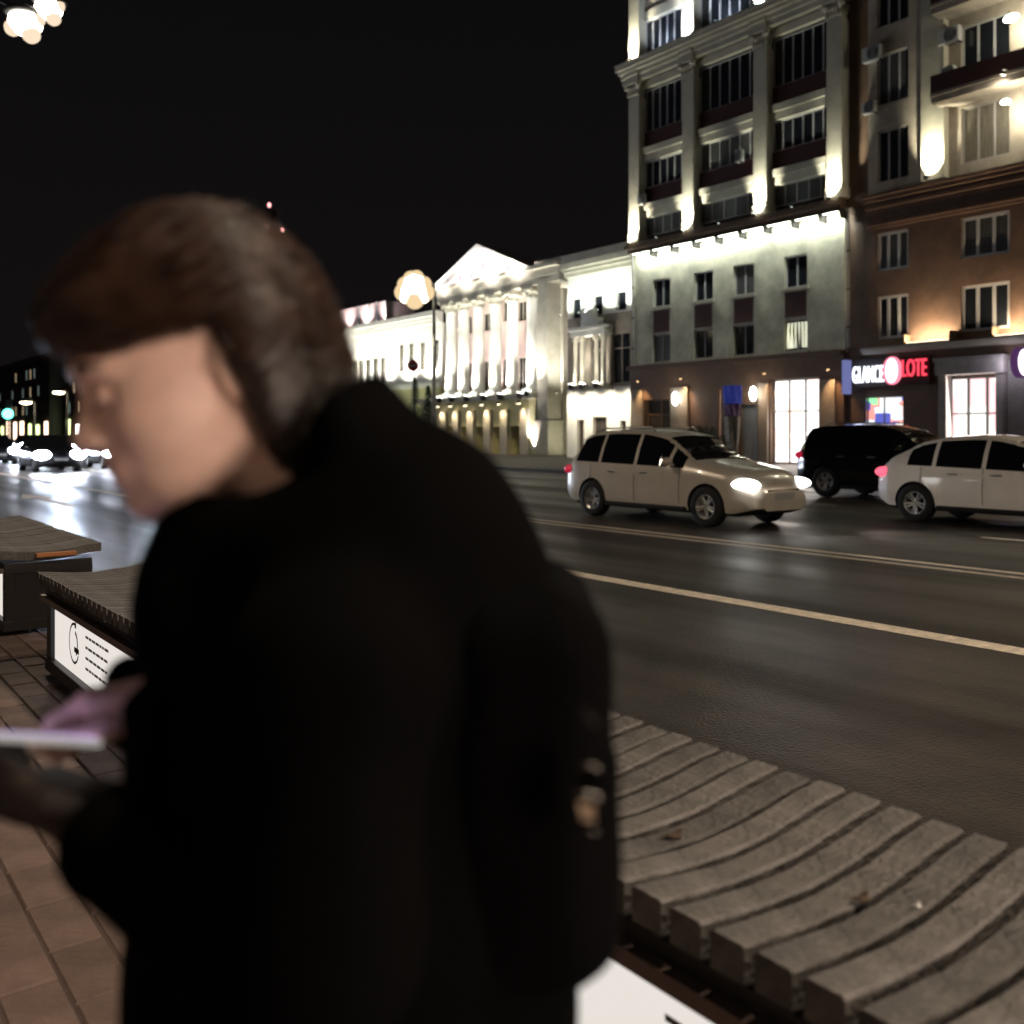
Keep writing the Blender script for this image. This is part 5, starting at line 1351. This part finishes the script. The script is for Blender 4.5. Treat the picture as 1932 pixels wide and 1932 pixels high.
# trousers and boots
def trousers_sdf(p):
    d = ell(p, (.0, 0, .84), (.125, .165, .13))
    for s in (-1, 1):
        d = smin(d, cap(p, (-.005, s*.08, .80), (.0, s*.087, .45), .10, .068), .03); d = smin(d, cap(p, (.0, s*.087, .45), (-.01, s*.09, .13), .068, .058), .02)
    return np.maximum(d+wrinkle(p, .002), .11-p[:, 2])
def boots_sdf(p):
    d = None
    for s in (-1, 1):
        e = smin(cap(p, (-.015, s*.09, .22), (-.02, s*.09, .07), .05, .048), cap(p, (-.025, s*.092, .055), (.14, s*.105, .042), .052, .040), .03)
        d = e if d is None else np.minimum(d, e)
    return np.maximum(d, .001-p[:, 2])
sdf_obj('trousers', trousers_sdf, (-.17, -.22, .08), (.17, .22, .98), .010, M_coat, person, 1)
sdf_obj('boots', boots_sdf, (-.12, -.19, -.02), (.23, .19, .30), .008, mat('black_leather', (.01,.01,.01), .5, var=.1), person, 1)
# backpack
def pack_sdf(p):
    d = rbox(p, (-.135, 0, 1.135), (.070, .135, .150), .05)
    d = smin(d, rbox(p, (-.185, 0, 1.085), (.025, .105, .085), .022), .015)
    for s in (-1, 1):
        pts = [(-.09, s*.075, 1.26), (-.03, s*.095, 1.335), (.06, s*.10, 1.30), (.14, s*.105, 1.20), (.12, s*.145, 1.06), (-.06, s*.15, 1.02)]
        for a, b in zip(pts[:-1], pts[1:]): d = smin(d, cap(p, a, b, .014, .014), .008)
    return d+wrinkle(p, .0015)
pk = thing('backpack', 'black backpack with a metal buckle and pale tag on the person\'s back', 'backpack', tuple(PO+Vector(BAS[0])*-.13+Vector((0,0,1.1))))
pko = sdf_obj('bag', pack_sdf, (-.26, -.20, .95), (.20, .20, 1.38), .006, M_pack, pk, 1)
# strap, rings and pale tag near the right silhouette
def W_(a, b, z): return Vector(towld(np.array([[a, b, z]]))[0])
def inv(u, v, D): q = PT(u, v, D); return q
M_chrome = mat('chrome', (.22,.21,.2), .25, 1, var=0, bump=0)
Db = .645
def at(u, v, dd=0): return inv(u, v, Db+dd)
b = MB(); b.add([at(1092,1440), at(1128,1440), at(1132,1570), at(1098,1565), at(1092,1440,.004), at(1128,1440,.004), at(1132,1570,.004), at(1098,1565,.004)], [(3,2,1,0),(4,5,6,7),(0,1,5,4),(1,2,6,5),(2,3,7,6),(3,0,4,7)]); st_ = b.build('strap', M_pack, pk)
b = MB(); b.tube([at(1094,1447,-.002), at(1103,1444,-.004), at(1118,1444,-.004), at(1128,1450,-.002)], .0011, 6)
b.tube([at(1086,1500,-.002), at(1096,1495,-.004), at(1108,1499,-.005), at(1124,1500,-.003), at(1130,1506,-.002)], .0014, 6); b.tube([at(1103,1568,-.002), at(1112,1565,-.004), at(1126,1570,-.002)], .0009, 6); b.build('buckle', M_chrome, pk)
b = MB(); b.add([at(1090,1513,-.003), at(1120,1518,-.005), at(1123,1550,-.005), at(1098,1548,-.003), at(1090,1513,.001), at(1120,1518,.001), at(1123,1550,.001), at(1098,1548,.001)], [(3,2,1,0),(4,5,6,7),(0,1,5,4),(1,2,6,5),(2,3,7,6),(3,0,4,7)]); b.build('tag', mat('pale_tag', (.50,.38,.27), .5, var=.5, scale=60), pk)
for (u, v) in ((1103, 1335), (1117, 1350)):
    b = MB(); b.tube([at(u, v, .0), at(u+6, v+12, -.002), at(u+9, v+21, -.002)], [.0004,.0006,.0009], 6); b.build('zip_puller', M_chrome, pk)
# phone : seen almost edge-on, screen facing the face
ph = thing('phone', 'slim phone held in both hands, seen edge-on with a glowing screen', 'phone', tuple(W_(.31, .04, 1.15)))
ctr = PT(-15, 1391, .775)
lx = (PT(-60, 1387, .775)-PT(150, 1398, .775)).normalized(); ry = (ctr-Vector((0,0,CAMZ))).normalized()
wy = (ry+Vector((0,0,-.005))).normalized(); wy = (wy-wy.dot(lx)*lx).normalized(); nv = lx.cross(wy); nv = nv if nv.z > 0 else -nv
def phb(name, h, m, o=0, par=ph, bev=.002):
    b = MB(); vs = []
    for k in (-1, 1):
        for (a, e) in ((-1,-1),(1,-1),(1,1),(-1,1)): vs.append(ctr+lx*h[0]*a+wy*h[1]*e+nv*(o+h[2]*k))
    b.add(vs, [(0,3,2,1),(4,5,6,7),(0,1,5,4),(1,2,6,5),(2,3,7,6),(3,0,4,7)]); return b.build(name, m, par, bevel=bev)
phb('case', (.076, .036, .0030), mat('phone_silver_glow', (.7,.67,.64), .35, .3, var=0, bump=0, emis=(1,.95,.9), es=.35))  # screen light along the edge put in as the case's own glow
phb('screen', (.072, .033, .0004), emit('phone_screen', (.62,.50,1), 1.5), .0034, bev=0)
for o in bpy.data.objects:
    if '_w' in o.keys(): del o['_w']
